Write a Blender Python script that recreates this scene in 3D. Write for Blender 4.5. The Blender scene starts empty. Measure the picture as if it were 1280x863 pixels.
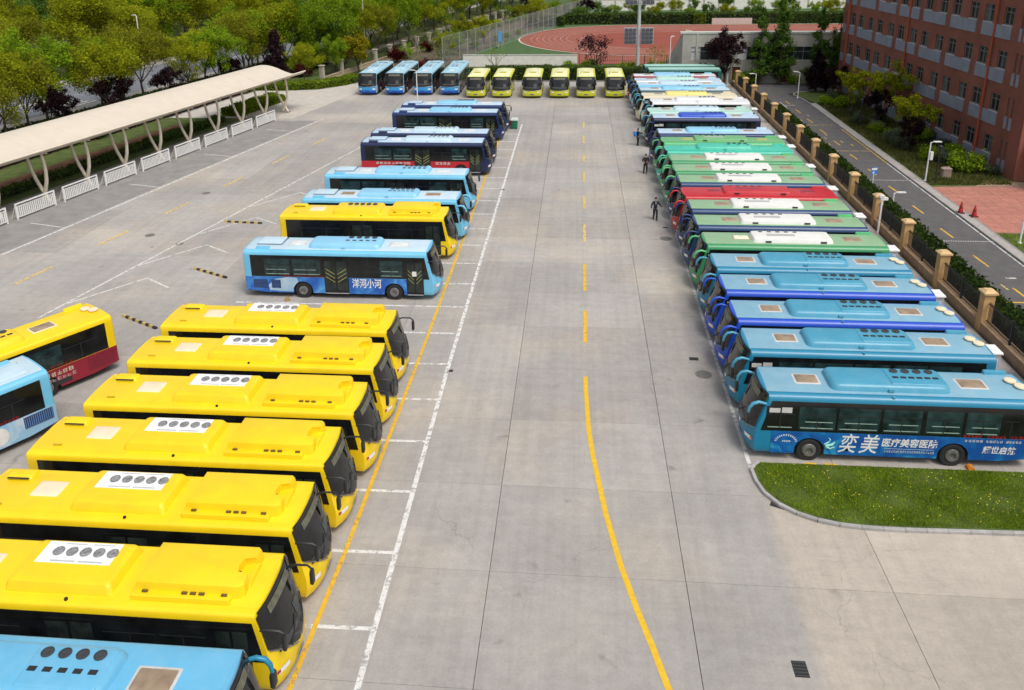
import bpy, bmesh, math, random
import numpy as np
from mathutils import Vector, Matrix
R = math.radians
scene = bpy.context.scene
col = scene.collection

# ------------------------------------------------------------------ camera
CF, CP, CYAW, CROLL, CH, CPX, CPY = 1035.963, 0.3190, -0.0940, -0.0160, 20.509, 627.232, 259.16
_cy, _sy = math.cos(CYAW), math.sin(CYAW)
fw = Vector((_sy*math.cos(CP), _cy*math.cos(CP), -math.sin(CP)))
rt = Vector((_cy, -_sy, 0)); up = rt.cross(fw)
r2 = rt*math.cos(CROLL)+up*math.sin(CROLL); u2 = -rt*math.sin(CROLL)+up*math.cos(CROLL)
cam_d = bpy.data.cameras.new('camera'); cam = bpy.data.objects.new('camera', cam_d); col.objects.link(cam)
M = Matrix((r2, u2, -fw)).transposed().to_4x4(); M.translation = Vector((0, 0, CH)); cam.matrix_world = M
cam_d.sensor_width = 36; cam_d.sensor_fit = 'HORIZONTAL'; cam_d.lens = CF/1280*36
cam_d.shift_x = (640-CPX)/1280; cam_d.shift_y = (CPY-431.5)/1280
cam_d.clip_start = .5; cam_d.clip_end = 3000
scene.camera = cam

# ------------------------------------------------------------------ light
SUN_EL, SUN_AZ = R(60), R(140)          # azimuth clockwise from +y
w = bpy.data.worlds.new('World'); scene.world = w; w.use_nodes = True
nt = w.node_tree; nt.nodes.clear()
sky = nt.nodes.new('ShaderNodeTexSky'); sky.sky_type = 'NISHITA'; sky.sun_disc = False
sky.sun_elevation = SUN_EL; sky.sun_rotation = SUN_AZ; sky.dust_density = 4; sky.air_density = 1.0; sky.ozone_density = 0.6
hs = nt.nodes.new('ShaderNodeHueSaturation'); hs.inputs['Saturation'].default_value = .35   # thin overcast
bg = nt.nodes.new('ShaderNodeBackground'); bg.inputs['Strength'].default_value = 0.138
wo = nt.nodes.new('ShaderNodeOutputWorld')
nt.links.new(sky.outputs[0], hs.inputs['Color']); nt.links.new(hs.outputs[0], bg.inputs[0]); nt.links.new(bg.outputs[0], wo.inputs[0])
sd = bpy.data.lights.new('sun', 'SUN'); sd.energy = 1.5; sd.angle = R(20); sd.color = (1, .95, .87)
so = bpy.data.objects.new('sun', sd); col.objects.link(so)
sdir = Vector((math.sin(SUN_AZ)*math.cos(SUN_EL), math.cos(SUN_AZ)*math.cos(SUN_EL), math.sin(SUN_EL)))
so.rotation_euler = sdir.to_track_quat('Z', 'Y').to_euler(); so.location = (0, 0, 60)
scene.view_settings.view_transform = 'Standard'; scene.view_settings.look = 'None'
scene.view_settings.exposure = 0.16; scene.view_settings.gamma = 1

# ------------------------------------------------------------------ helpers
class MB:
    def __init__(s): s.v = []; s.f = []; s.m = []
    def add(s, vs, fs, mi=0):
        o = len(s.v); s.v.extend([tuple(q) for q in vs])
        for f in fs: s.f.append(tuple(i+o for i in f)); s.m.append(mi)
    def box(s, x0, x1, y0, y1, z0, z1, mi=0):
        s.add([(x0,y0,z0),(x1,y0,z0),(x1,y1,z0),(x0,y1,z0),(x0,y0,z1),(x1,y0,z1),(x1,y1,z1),(x0,y1,z1)],
              [(0,3,2,1),(4,5,6,7),(0,1,5,4),(1,2,6,5),(2,3,7,6),(3,0,4,7)], mi)
    def loft(s, rings, mi=0, cap=True, closed=True):
        n = len(rings[0]); o = len(s.v)
        for r in rings: s.v.extend([tuple(q) for q in r])
        for k in range(len(rings)-1):
            for i in range(n if closed else n-1):
                j = (i+1) % n
                s.f.append((o+k*n+i, o+k*n+j, o+(k+1)*n+j, o+(k+1)*n+i)); s.m.append(mi)
        if cap:
            s.f.append(tuple(o+i for i in range(n))[::-1]); s.m.append(mi)
            s.f.append(tuple(o+(len(rings)-1)*n+i for i in range(n))); s.m.append(mi)
    def tube(s, pts, rad, n=6, mi=0, cap=True):
        pts = [Vector(q) for q in pts]; rings = []
        ref = None
        for i, q in enumerate(pts):
            t = (pts[min(i+1, len(pts)-1)]-pts[max(i-1, 0)])
            if t.length < 1e-6: t = Vector((0,0,1))
            t.normalize()
            if ref is None: ref = Vector((0,0,1)) if abs(t.z) < .9 else Vector((1,0,0))
            a = t.cross(ref).normalized(); b = a.cross(t).normalized(); ref = b
            rr = rad[i] if isinstance(rad, (list, tuple)) else rad
            rings.append([q+(a*math.cos(2*math.pi*k/n)+b*math.sin(2*math.pi*k/n))*rr for k in range(n)])
        s.loft(rings, mi, cap)
    def cyl(s, c, r, h, axis='z', n=16, mi=0, r1=None):
        r1 = r if r1 is None else r1; c = Vector(c)
        ax = {'x': (Vector((0,1,0)), Vector((0,0,1)), Vector((1,0,0))), 'y': (Vector((0,0,1)), Vector((1,0,0)), Vector((0,1,0))), 'z': (Vector((1,0,0)), Vector((0,1,0)), Vector((0,0,1)))}[axis]
        s.loft([[c+(ax[0]*math.cos(2*math.pi*k/n)+ax[1]*math.sin(2*math.pi*k/n))*rr+ax[2]*hh for k in range(n)] for rr, hh in ((r, 0), (r1, h))], mi)
    def lathe(s, c, prof, n=20, axis='z', mi=0, cap=True):
        c = Vector(c)
        ax = {'y': (Vector((0,0,1)), Vector((1,0,0)), Vector((0,1,0))), 'z': (Vector((1,0,0)), Vector((0,1,0)), Vector((0,0,1)))}[axis]
        s.loft([[c+(ax[0]*math.cos(2*math.pi*k/n)+ax[1]*math.sin(2*math.pi*k/n))*rr+ax[2]*hh for k in range(n)] for rr, hh in prof], mi, cap)
    def ribbon(s, pts, width, z, mi=0):
        pts = [Vector((q[0], q[1], 0)) for q in pts]; L = []
        for i, q in enumerate(pts):
            t = (pts[min(i+1, len(pts)-1)]-pts[max(i-1, 0)]).normalized(); nn = Vector((-t.y, t.x, 0))*width/2
            L.append((q+nn, q-nn))
        vs = []
        for a, b in L: vs += [(a.x, a.y, z), (b.x, b.y, z)]
        s.add(vs, [(2*i+1, 2*i+3, 2*i+2, 2*i) for i in range(len(L)-1)], mi)
    def poly(s, pts, z0, z1, mi=0):
        n = len(pts)
        s.add([(q[0], q[1], z0) for q in pts]+[(q[0], q[1], z1) for q in pts],
              [tuple(range(n, 2*n))]+[(i, (i+1) % n, n+(i+1) % n, n+i) for i in range(n)], mi)
    def mesh(s, name, mats, smooth=None):
        me = bpy.data.meshes.new(name); me.from_pydata(s.v, [], s.f)
        if not isinstance(mats, (list, tuple)): mats = [mats]
        for m in mats: me.materials.append(m)
        if len(mats) > 1: me.polygons.foreach_set('material_index', s.m)
        if smooth is not None:
            me.polygons.foreach_set('use_smooth', [True]*len(me.polygons)); me.update()
            me.set_sharp_from_angle(angle=R(smooth))
        me.update(); return me
    def build(s, name, mats, parent=None, smooth=None, loc=None, rot=None):
        return link(name, s.mesh(name, mats, smooth), parent, loc, rot)

def link(name, me, parent=None, loc=None, rot=None):
    o = bpy.data.objects.new(name, me); col.objects.link(o)
    if parent: o.parent = parent
    if loc: o.location = loc
    if rot: o.rotation_euler = rot
    return o
def tag(o, label=None, cat=None, group=None, kind=None):
    if label: o['label'] = label
    if cat: o['category'] = cat
    if group: o['group'] = group
    if kind: o['kind'] = kind
    return o
def empty(name, loc, rz=0, label=None, cat=None, group=None):
    o = bpy.data.objects.new(name, None); col.objects.link(o); o.location = loc; o.rotation_euler = (0, 0, rz)
    o.empty_display_size = .3
    return tag(o, label, cat, group)
KIDS = {}
def copy_tree(o, parent=None):
    c = o.copy(); col.objects.link(c)
    if parent: c.parent = parent
    for ch in list(o.children): copy_tree(ch, c)
    return c

# ------------------------------------------------------------------ materials
MATS = {}
def mat(name, c, rough=.6, var=.12, scale=3.0, metal=0, coat=0, bump=0, bscale=40, dirt=0, dirtc=(.2,.18,.15), rnd=0, trans=0, coord='Generated', spec=.5):
    if name in MATS: return MATS[name]
    m = bpy.data.materials.new(name); m.use_nodes = True; n = m.node_tree; b = n.nodes['Principled BSDF']
    b.inputs['Roughness'].default_value = rough; b.inputs['Metallic'].default_value = metal
    b.inputs['Coat Weight'].default_value = coat; b.inputs['Coat Roughness'].default_value = .15
    b.inputs['Specular IOR Level'].default_value = spec
    geo = n.nodes.new('ShaderNodeNewGeometry')
    nz = n.nodes.new('ShaderNodeTexNoise'); nz.inputs['Scale'].default_value = scale; nz.inputs['Detail'].default_value = 5
    n.links.new(geo.outputs['Position'], nz.inputs['Vector'])
    mr = n.nodes.new('ShaderNodeMapRange'); mr.inputs[1].default_value = .3; mr.inputs[2].default_value = .7
    mr.inputs[3].default_value = 1-var; mr.inputs[4].default_value = 1+var
    n.links.new(nz.outputs[0], mr.inputs[0])
    val = mr.outputs[0]
    if rnd:
        oi = n.nodes.new('ShaderNodeObjectInfo'); m2 = n.nodes.new('ShaderNodeMapRange'); m2.inputs[3].default_value = 1-rnd; m2.inputs[4].default_value = 1+rnd
        n.links.new(oi.outputs['Random'], m2.inputs[0]); mu = n.nodes.new('ShaderNodeMath'); mu.operation = 'MULTIPLY'
        n.links.new(val, mu.inputs[0]); n.links.new(m2.outputs[0], mu.inputs[1]); val = mu.outputs[0]
    vm = n.nodes.new('ShaderNodeVectorMath'); vm.operation = 'SCALE'; vm.inputs[0].default_value = c[:3]
    n.links.new(val, vm.inputs['Scale']); out = vm.outputs[0]
    if dirt:
        n2 = n.nodes.new('ShaderNodeTexNoise'); n2.inputs['Scale'].default_value = 1.7; n2.inputs['Detail'].default_value = 8; n2.inputs['Roughness'].default_value = .7
        n.links.new(geo.outputs['Position'], n2.inputs['Vector'])
        r2_ = n.nodes.new('ShaderNodeMapRange'); r2_.inputs[1].default_value = .45; r2_.inputs[2].default_value = .75; r2_.inputs[4].default_value = dirt
        n.links.new(n2.outputs[0], r2_.inputs[0]); mx = n.nodes.new('ShaderNodeMix'); mx.data_type = 'RGBA'
        n.links.new(r2_.outputs[0], mx.inputs[0]); n.links.new(out, mx.inputs[6]); mx.inputs[7].default_value = (*dirtc, 1); out = mx.outputs[2]
    n.links.new(out, b.inputs['Base Color'])
    if bump:
        n3 = n.nodes.new('ShaderNodeTexNoise'); n3.inputs['Scale'].default_value = bscale; n3.inputs['Detail'].default_value = 4
        n.links.new(geo.outputs['Position'], n3.inputs['Vector'])
        bp = n.nodes.new('ShaderNodeBump'); bp.inputs['Strength'].default_value = bump; bp.inputs['Distance'].default_value = .05
        n.links.new(n3.outputs[0], bp.inputs['Height']); n.links.new(bp.outputs[0], b.inputs['Normal'])
    MATS[name] = m; return m
def leafmat(name, c, c2, var=.35):
    if name in MATS: return MATS[name]
    m = bpy.data.materials.new(name); m.use_nodes = True; n = m.node_tree; n.nodes.clear()
    geo = n.nodes.new('ShaderNodeNewGeometry'); oi = n.nodes.new('ShaderNodeObjectInfo')
    nz = n.nodes.new('ShaderNodeTexNoise'); nz.inputs['Scale'].default_value = .55; nz.inputs['Detail'].default_value = 3
    n.links.new(geo.outputs['Position'], nz.inputs['Vector'])
    a = n.nodes.new('ShaderNodeMath'); a.operation = 'ADD'; n.links.new(nz.outputs[0], a.inputs[0])
    b = n.nodes.new('ShaderNodeMath'); b.operation = 'MULTIPLY_ADD'; b.inputs[1].default_value = .7; b.inputs[2].default_value = -.35
    n.links.new(geo.outputs['Random Per Island'], b.inputs[0]); n.links.new(b.outputs[0], a.inputs[1])
    mr = n.nodes.new('ShaderNodeMapRange'); mr.inputs[1].default_value = .15; mr.inputs[2].default_value = .85; n.links.new(a.outputs[0], mr.inputs[0])
    mx = n.nodes.new('ShaderNodeMix'); mx.data_type = 'RGBA'; n.links.new(mr.outputs[0], mx.inputs[0])
    mx.inputs[6].default_value = (*c, 1); mx.inputs[7].default_value = (*c2, 1)
    m2 = n.nodes.new('ShaderNodeMapRange'); m2.inputs[3].default_value = 1-var; m2.inputs[4].default_value = 1+var; n.links.new(oi.outputs['Random'], m2.inputs[0])
    vm = n.nodes.new('ShaderNodeVectorMath'); vm.operation = 'SCALE'; n.links.new(mx.outputs[2], vm.inputs[0]); n.links.new(m2.outputs[0], vm.inputs['Scale'])
    d = n.nodes.new('ShaderNodeBsdfDiffuse'); t = n.nodes.new('ShaderNodeBsdfTranslucent'); ms = n.nodes.new('ShaderNodeMixShader'); ms.inputs[0].default_value = .45
    n.links.new(vm.outputs[0], d.inputs[0]); n.links.new(vm.outputs[0], t.inputs[0]); n.links.new(d.outputs[0], ms.inputs[1]); n.links.new(t.outputs[0], ms.inputs[2])
    o = n.nodes.new('ShaderNodeOutputMaterial'); n.links.new(ms.outputs[0], o.inputs[0])
    MATS[name] = m; return m
def wornmat(name, c, wear=.5, rough=.7):
    m = mat(name, c, rough, .1, 5)
    n = m.node_tree; b = n.nodes['Principled BSDF']; geo = [q for q in n.nodes if q.type == 'NEW_GEOMETRY'][0]
    nz = n.nodes.new('ShaderNodeTexNoise'); nz.inputs['Scale'].default_value = 3.2; nz.inputs['Detail'].default_value = 9; nz.inputs['Roughness'].default_value = .75
    n.links.new(geo.outputs['Position'], nz.inputs['Vector'])
    mr = n.nodes.new('ShaderNodeMapRange'); mr.inputs[1].default_value = wear-.06; mr.inputs[2].default_value = wear+.06; mr.inputs[3].default_value = 0; mr.inputs[4].default_value = .95
    n.links.new(nz.outputs[0], mr.inputs[0]); n.links.new(mr.outputs[0], b.inputs['Alpha'])
    return m

def concrete_mat(name, base, warm):
    m = bpy.data.materials.new(name); m.use_nodes = True; n = m.node_tree; b = n.nodes['Principled BSDF']; b.inputs['Roughness'].default_value = .9
    b.inputs['Specular IOR Level'].default_value = .25
    geo = n.nodes.new('ShaderNodeNewGeometry'); oi = n.nodes.new('ShaderNodeObjectInfo')
    sep = n.nodes.new('ShaderNodeSeparateXYZ'); n.links.new(geo.outputs['Position'], sep.inputs[0])
    def noise(sc, det=6, ro=.6, vec=None):
        q = n.nodes.new('ShaderNodeTexNoise'); q.inputs['Scale'].default_value = sc; q.inputs['Detail'].default_value = det; q.inputs['Roughness'].default_value = ro
        n.links.new(vec or geo.outputs['Position'], q.inputs['Vector']); return q.outputs[0]
    def rng(src, a, b_, lo, hi):
        q = n.nodes.new('ShaderNodeMapRange'); q.interpolation_type = 'SMOOTHSTEP'; q.inputs[1].default_value = a; q.inputs[2].default_value = b_; q.inputs[3].default_value = lo; q.inputs[4].default_value = hi
        n.links.new(src, q.inputs[0]); return q.outputs[0]
    def math_(op, a, b_):
        q = n.nodes.new('ShaderNodeMath'); q.operation = op
        for i, x in enumerate((a, b_)):
            if isinstance(x, (int, float)): q.inputs[i].default_value = x
            else: n.links.new(x, q.inputs[i])
        return q.outputs[0]
    # streaks stretched across the lot by traffic and broom finish
    mp = n.nodes.new('ShaderNodeMapping'); mp.inputs['Scale'].default_value = (.25, 1.6, 1); n.links.new(geo.outputs['Position'], mp.inputs[0])
    v = rng(noise(.18, 4), .3, .7, .92, 1.07)
    v = math_('MULTIPLY', v, rng(noise(2.2, 8, .7), .3, .7, .93, 1.06))
    v = math_('MULTIPLY', v, rng(noise(1.4, 6, .65, mp.outputs[0]), .3, .7, .965, 1.035))
    v = math_('MULTIPLY', v, rng(oi.outputs['Random'], 0, 1, .93, 1.06))
    v = math_('MULTIPLY', v, rng(noise(26, 4, .7), .25, .75, .94, 1.06))
    v = math_('MULTIPLY', v, rng(noise(9, 5, .75), .3, .7, .94, 1.05))
    # fine cracks, only in patches
    nzw = n.nodes.new('ShaderNodeTexNoise'); nzw.inputs['Scale'].default_value = 1.1; nzw.inputs['Detail'].default_value = 5; n.links.new(geo.outputs['Position'], nzw.inputs['Vector'])
    wv = n.nodes.new('ShaderNodeVectorMath'); wv.operation = 'MULTIPLY_ADD'; wv.inputs[1].default_value = (1.6, 1.6, 0); n.links.new(nzw.outputs['Color'], wv.inputs[0]); n.links.new(geo.outputs['Position'], wv.inputs[2])
    vo = n.nodes.new('ShaderNodeTexVoronoi'); vo.feature = 'DISTANCE_TO_EDGE'; vo.inputs['Scale'].default_value = .21; n.links.new(wv.outputs[0], vo.inputs['Vector'])
    cr = math_('MULTIPLY', rng(vo.outputs['Distance'], .0, .0045, 1, 0), rng(noise(.16, 2), .5, .6, 0, .2)); v = math_('MULTIPLY', v, math_('SUBTRACT', 1, cr))
    # oil drips: scattered round spots
    vs_ = n.nodes.new('ShaderNodeTexVoronoi'); vs_.inputs['Scale'].default_value = .55; vs_.inputs['Randomness'].default_value = 1; n.links.new(wv.outputs[0], vs_.inputs['Vector'])
    dr = math_('MULTIPLY', rng(vs_.outputs['Distance'], .04, .16, 1, 0), rng(noise(.7, 2), .5, .62, 0, .3)); v = math_('MULTIPLY', v, math_('SUBTRACT', 1, dr))
    # tyre tracks run along the lanes
    mp2 = n.nodes.new('ShaderNodeMapping'); mp2.inputs['Scale'].default_value = (2.4, .05, 1); n.links.new(geo.outputs['Position'], mp2.inputs[0])
    v = math_('MULTIPLY', v, rng(noise(1.0, 4, .6, mp2.outputs[0]), .35, .7, 1.03, .945))
    # tyre and oil stains
    st = math_('MULTIPLY', rng(noise(.9, 7, .72), .6, .78, 0, 1), .22); v = math_('MULTIPLY', v, math_('SUBTRACT', 1, st))
    mx = n.nodes.new('ShaderNodeMix'); mx.data_type = 'RGBA'; mx.inputs[6].default_value = (*base, 1); mx.inputs[7].default_value = (*warm, 1)
    # the apron right of the joint was poured with a warmer mix; dusty patches elsewhere
    f1 = rng(sep.outputs[0], 7.0, 7.5, 0, 1); f2 = rng(sep.outputs[1], 26, 27.5, 1, .35)
    # resurfaced darker drive on the left strip
    f = math_('MAXIMUM', math_('MULTIPLY', f1, f2), rng(noise(.12, 3), .42, .72, 0, .95)); n.links.new(f, mx.inputs[0])
    vm = n.nodes.new('ShaderNodeVectorMath'); vm.operation = 'SCALE'; n.links.new(mx.outputs[2], vm.inputs[0]); n.links.new(v, vm.inputs['Scale'])
    n.links.new(vm.outputs[0], b.inputs['Base Color'])
    bp = n.nodes.new('ShaderNodeBump'); bp.inputs['Strength'].default_value = .25; bp.inputs['Distance'].default_value = .02
    n.links.new(noise(45, 4), bp.inputs['Height']); n.links.new(bp.outputs[0], b.inputs['Normal'])
    MATS[name] = m; return m

CONC = concrete_mat('concrete_slab', (.362,.341,.322), (.44,.392,.335))
JOINT = mat('joint', (.10,.095,.09), .95)
WHITE_LINE = wornmat('white_line', (.72,.71,.69), .44)
YEL_LINE = wornmat('yellow_line', (.75,.45,.03), .40)
YEL_FAINT = wornmat('yellow_faint', (.74,.52,.16), .44)
WHITE_FAINT = wornmat('white_faint', (.68,.66,.62), .43)
ASPH = mat('asphalt', (.105,.10,.102), .9, .16, 1.2, bump=.3, dirt=.25, dirtc=(.16,.15,.14))
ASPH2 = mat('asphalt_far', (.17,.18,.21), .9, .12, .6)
GROUND = mat('ground', (.085,.11,.022), .95, .4, .25, dirt=.5, dirtc=(.09,.07,.04))
GRASSG = mat('grass_ground', (.07,.105,.018), .95, .35, 1.1, dirt=.5, dirtc=(.13,.12,.045), bump=.5, bscale=25)
SOIL = mat('soil', (.17,.075,.04), .95, .3, 1.0)
KERB = mat('kerb', (.36,.35,.34), .85, .15, 4, rnd=.12)
PAVE = mat('pavement', (.38,.35,.32), .9, .12, 2.5)
PLAZA = mat('plaza_red', (.42,.17,.125), .9, .15, 3, rnd=.08, dirt=.3, dirtc=(.4,.28,.2))
BLACK = mat('black_rubber', (.018,.018,.019), .75)
BLKPL = mat('black_plastic', (.02,.02,.022), .45)
CHROME = mat('rim_metal', (.27,.265,.26), .4, .35, 9, metal=.6)
WHITE = mat('white_paint', (.80,.80,.79), .45, .05)
CREAM = mat('cream_plastic', (.80,.68,.48), .5, .06)
LENS = mat('lamp_lens', (.85,.86,.88), .1, .05)
REDL = mat('red_lens', (.45,.02,.015), .2)
AMBER = mat('amber_lens', (.75,.22,.01), .25)
GREYP = mat('grey_panel', (.42,.42,.43), .5)
BARK = mat('bark', (.075,.058,.042), .95, .3, 6)
BARK2 = mat('bark_grey', (.20,.175,.15), .95, .3, 6)

def glassmat(name, c, rough=.06, var=.4, scale=1.5, spec=.5):
    return mat(name, c, rough, var, scale, spec=spec)
GLASS = glassmat('bus_glass', (.010,.011,.012), .09, .5)
GLASST = glassmat('bus_glass_teal', (.018,.04,.042), .1, .7, 2.2)
WSHIELD = glassmat('windshield', (.009,.010,.011), .045, .9, 1.3, .5)
# ------------------------------------------------------------------ text marks
def text_mesh(body, size, shear=0, bold=0):
    c = bpy.data.curves.new('txt', 'FONT'); c.body = body; c.size = size; c.shear = shear; c.offset = bold; c.extrude = .002
    c.align_x = 'CENTER'; c.align_y = 'CENTER'; c.resolution_u = 2
    o = bpy.data.objects.new('txt', c); col.objects.link(o); bpy.context.view_layer.update()
    me = bpy.data.meshes.new_from_object(o.evaluated_get(bpy.context.evaluated_depsgraph_get()))
    bpy.data.objects.remove(o); return me
def lettering(parent, body, size, x, z, side, material, shear=0, bold=0, name='lettering', width=None, y=1.272):
    me = text_mesh(body, size, shear, bold); me.materials.clear(); me.materials.append(material)
    o = link(name, me, parent)
    if side < 0: o.rotation_euler = (R(90), 0, 0)
    else: o.rotation_euler = (R(90), 0, R(180))
    o.location = (x, side*y, z)
    if width:
        xs = [v.co.x for v in me.vertices]; k = width/(max(xs)-min(xs)); o.scale = (k, 1, 1)
    return o

# ------------------------------------------------------------------ buses
HW = 1.25; ZR = 3.02
NOSE = [(.3,.46),(.6,.56),(1.0,.58),(1.35,.52),(1.8,.40),(2.4,.21),(2.8,.07),(3.1,-.05)]
CURV = [.34, .30]; RAD = [.26]
def xf(z, y):
    for (a, b), (c, d) in zip(NOSE, NOSE[1:]):
        if z <= c or c == 3.1:
            t = max(0, min(1, (z-a)/(c-a))); q = b+(d-b)*t; break
    t = max(0, min(1, (z-1.4)/1.5)); return q-(CURV[0]+(CURV[1]-CURV[0])*t)*min(1, abs(y)/HW)**2.6
def section(wl):
    h = [(.3,.34),(.6,.34),(.9,.34),(wl-.04,.34),(wl,.40),(wl,.6),(wl,.82),(wl,1.06),(HW-.005,1.10),(HW,1.35),(HW,1.6),(HW,1.8),(HW,2.1),(HW,2.4),(HW,2.66)]
    for k in range(1, 5):
        a = k/4*math.pi/2; h.append((HW-RAD[0]+RAD[0]*math.cos(a), 2.96-RAD[0]+RAD[0]*math.sin(a)))
    h += [(.7,3.0),(.35,ZR)]
    return [(0,.34)]+h+[(0,ZR)]+[(-y,z) for y,z in reversed(h)]
def body_mesh(L, name, paint, band_rear):
    mb = MB(); ms = lambda x, wl, k=1: [(x, y*k, z if k == 1 else .34+(z-.34)*(.5+.5*k)) for y, z in section(wl)]
    rings = [ms(-L, 1.08, .965), ms(-L+.05, 1.08), ms(-L*.66, 1.08), ms(-L*.33, 1.08), ms(-1.05, 1.08), ms(-1.0, 1.245), ms(-.7, 1.245)]
    s0 = section(1.245); rings.append([(xf(z, y), y, z) for y, z in s0])
    n = len(s0)
    for k in (.992,.975,.95,.92,.88,.83,.77,.7,.62,.53,.43,.33,.22,.11,.03):
        zc = 1.6; rings.append([(xf(zc+(z-zc)*k, y*k), y*k, zc+(z-zc)*k) for y, z in s0])
    mb.loft(rings)
    # dark underside between the axles
    for i, f in enumerate(mb.f):
        zs = [mb.v[q][2] for q in f]; xs = [mb.v[q][0] for q in f]; ys = [abs(mb.v[q][1]) for q in f]
        if max(xs) <= -.95 and (max(zs) < 1.09) and min(ys) < 1.2: mb.m[i] = 1
    return mb.mesh(name, [paint, BLACK], 40)
def skirt_mb(L, arches, side, x1=-.42, ztop=1.33):
    mb = MB(); r = .60; zc = .47
    xs = set([-L+.02, x1]); x = -L+.02
    while x < x1: xs.add(round(x, 3)); x += .25
    for a in arches:
        for k in range(13): xs.add(round(a+r*math.cos(math.pi*k/12), 4))
    xs = sorted(xs)
    def zb(x):
        z = .34
        if x < -L+1.2: z = .34+.16*(1-(x+L)/1.2)
        for a in arches:
            d = abs(x-a)
            if d < r-1e-6: z = max(z, zc+math.sqrt(r*r-d*d))
        return z
    y0, y1 = (1.262, 1.21)
    vs = []
    for x in xs:
        b = zb(x); vs += [(x, side*y0, b), (x, side*y0, ztop), (x, side*y1, ztop), (x, side*y1, b)]
    fs = []
    for i in range(len(xs)-1):
        for k in range(4):
            a, b = 4*i+k, 4*i+(k+1) % 4; fs.append((a, b, b+4, a+4) if side < 0 else (a, a+4, b+4, b))
    fs += [(0,1,2,3), tuple(4*(len(xs)-1)+k for k in (3,2,1,0))]
    mb.add(vs, fs); return mb
def rrect(x0, x1, y0, y1, r, n=4):
    out = []
    for cx, cy, a0 in ((x1-r, y1-r, 0), (x0+r, y1-r, 90), (x0+r, y0+r, 180), (x1-r, y0+r, 270)):
        for k in range(n+1):
            a = R(a0+90*k/n); out.append((cx+r*math.cos(a), cy+r*math.sin(a)))
    return out
def pod_mb(outline, z0, h, taper=.12, edge=.05):
    cx = sum(q[0] for q in outline)/len(outline); cy = sum(q[1] for q in outline)/len(outline)
    hx = max(abs(q[0]-cx) for q in outline); hy = max(abs(q[1]-cy) for q in outline)
    def ring(ins, z): return [(cx+(x-cx)*(1-ins/hx), cy+(y-cy)*(1-ins/hy), z) for x, y in outline]
    mb = MB(); mb.loft([ring(0, z0), ring(taper*.35, z0+h*.55), ring(taper*.7, z0+h-edge*.5), ring(taper+edge, z0+h)])
    return mb
TYRE = MB(); TYRE.lathe((0,0,0), [(.30,-.02),(.34,.0),(.47,-.01),(.49,.02),(.49,.22),(.47,.25),(.34,.26),(.30,.24)], 24, 'y', cap=False)
TYRE_ME = TYRE.mesh('tyre', BLACK, 35)
RIM = MB(); RIM.lathe((0,0,0), [(.32,.02),(.31,.03),(.27,.10),(.26,.13),(.15,.14),(.14,.06),(.07,.05),(.06,.02),(.001,.015)], 20, 'y')
for k in range(8):
    a = k*math.pi/4; RIM.cyl((.11*math.sin(a), .035, .11*math.cos(a)), .018, .03, 'y', 6)
RIM_ME = RIM.mesh('rim', CHROME, 35)
FAN = MB(); FAN.lathe((0,0,0), [(.165,0),(.165,.03),(.145,.035),(.14,.012),(.05,.012),(.045,.03),(.001,.03)], 16)
FAN_DK = FAN.mesh('fan', mat('fan_dark', (.045,.05,.055), .5), 40)
FAN_GR = FAN.mesh('fan', mat('fan_grey', (.24,.24,.245), .5, .5, 14), 40)
SLOT = MB(); SLOT.box(-.11,.11,-.07,.07,0,.018); SLOT_ME = SLOT.mesh('vent_slot', BLACK)
def windshield_mb(ztop=2.92, zside=1.62, zmid=1.16, w=1.15, p=1.5, off=.03):
    mb = MB(); nu, nv = 27, 13; rings = []
    for j in range(nv):
        row = []
        for i in range(nu):
            y = -w+2*w*i/(nu-1); zl = zmid+(zside-zmid)*abs(y/w)**p
            zt = ztop-.10*abs(y/w)**4
            z = zl+(zt-zl)*j/(nv-1); row.append((xf(z, y)+off, y*(1+.02*abs(y/w)**4), z))
        rings.append(row)
    mb.loft(rings, cap=False, closed=False); mb.f = [f[::-1] for f in mb.f]
    return mb
def patch_mb(y0, y1, z0, z1, off=.04, nu=5, nv=3):
    mb = MB(); rings = [[(xf(z0+(z1-z0)*j/(nv-1), y0+(y1-y0)*i/(nu-1))+off, y0+(y1-y0)*i/(nu-1), z0+(z1-z0)*j/(nv-1)) for i in range(nu)] for j in range(nv)]
    mb.loft(rings, cap=False, closed=False); mb.f = [f[::-1] for f in mb.f]; return mb

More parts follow.
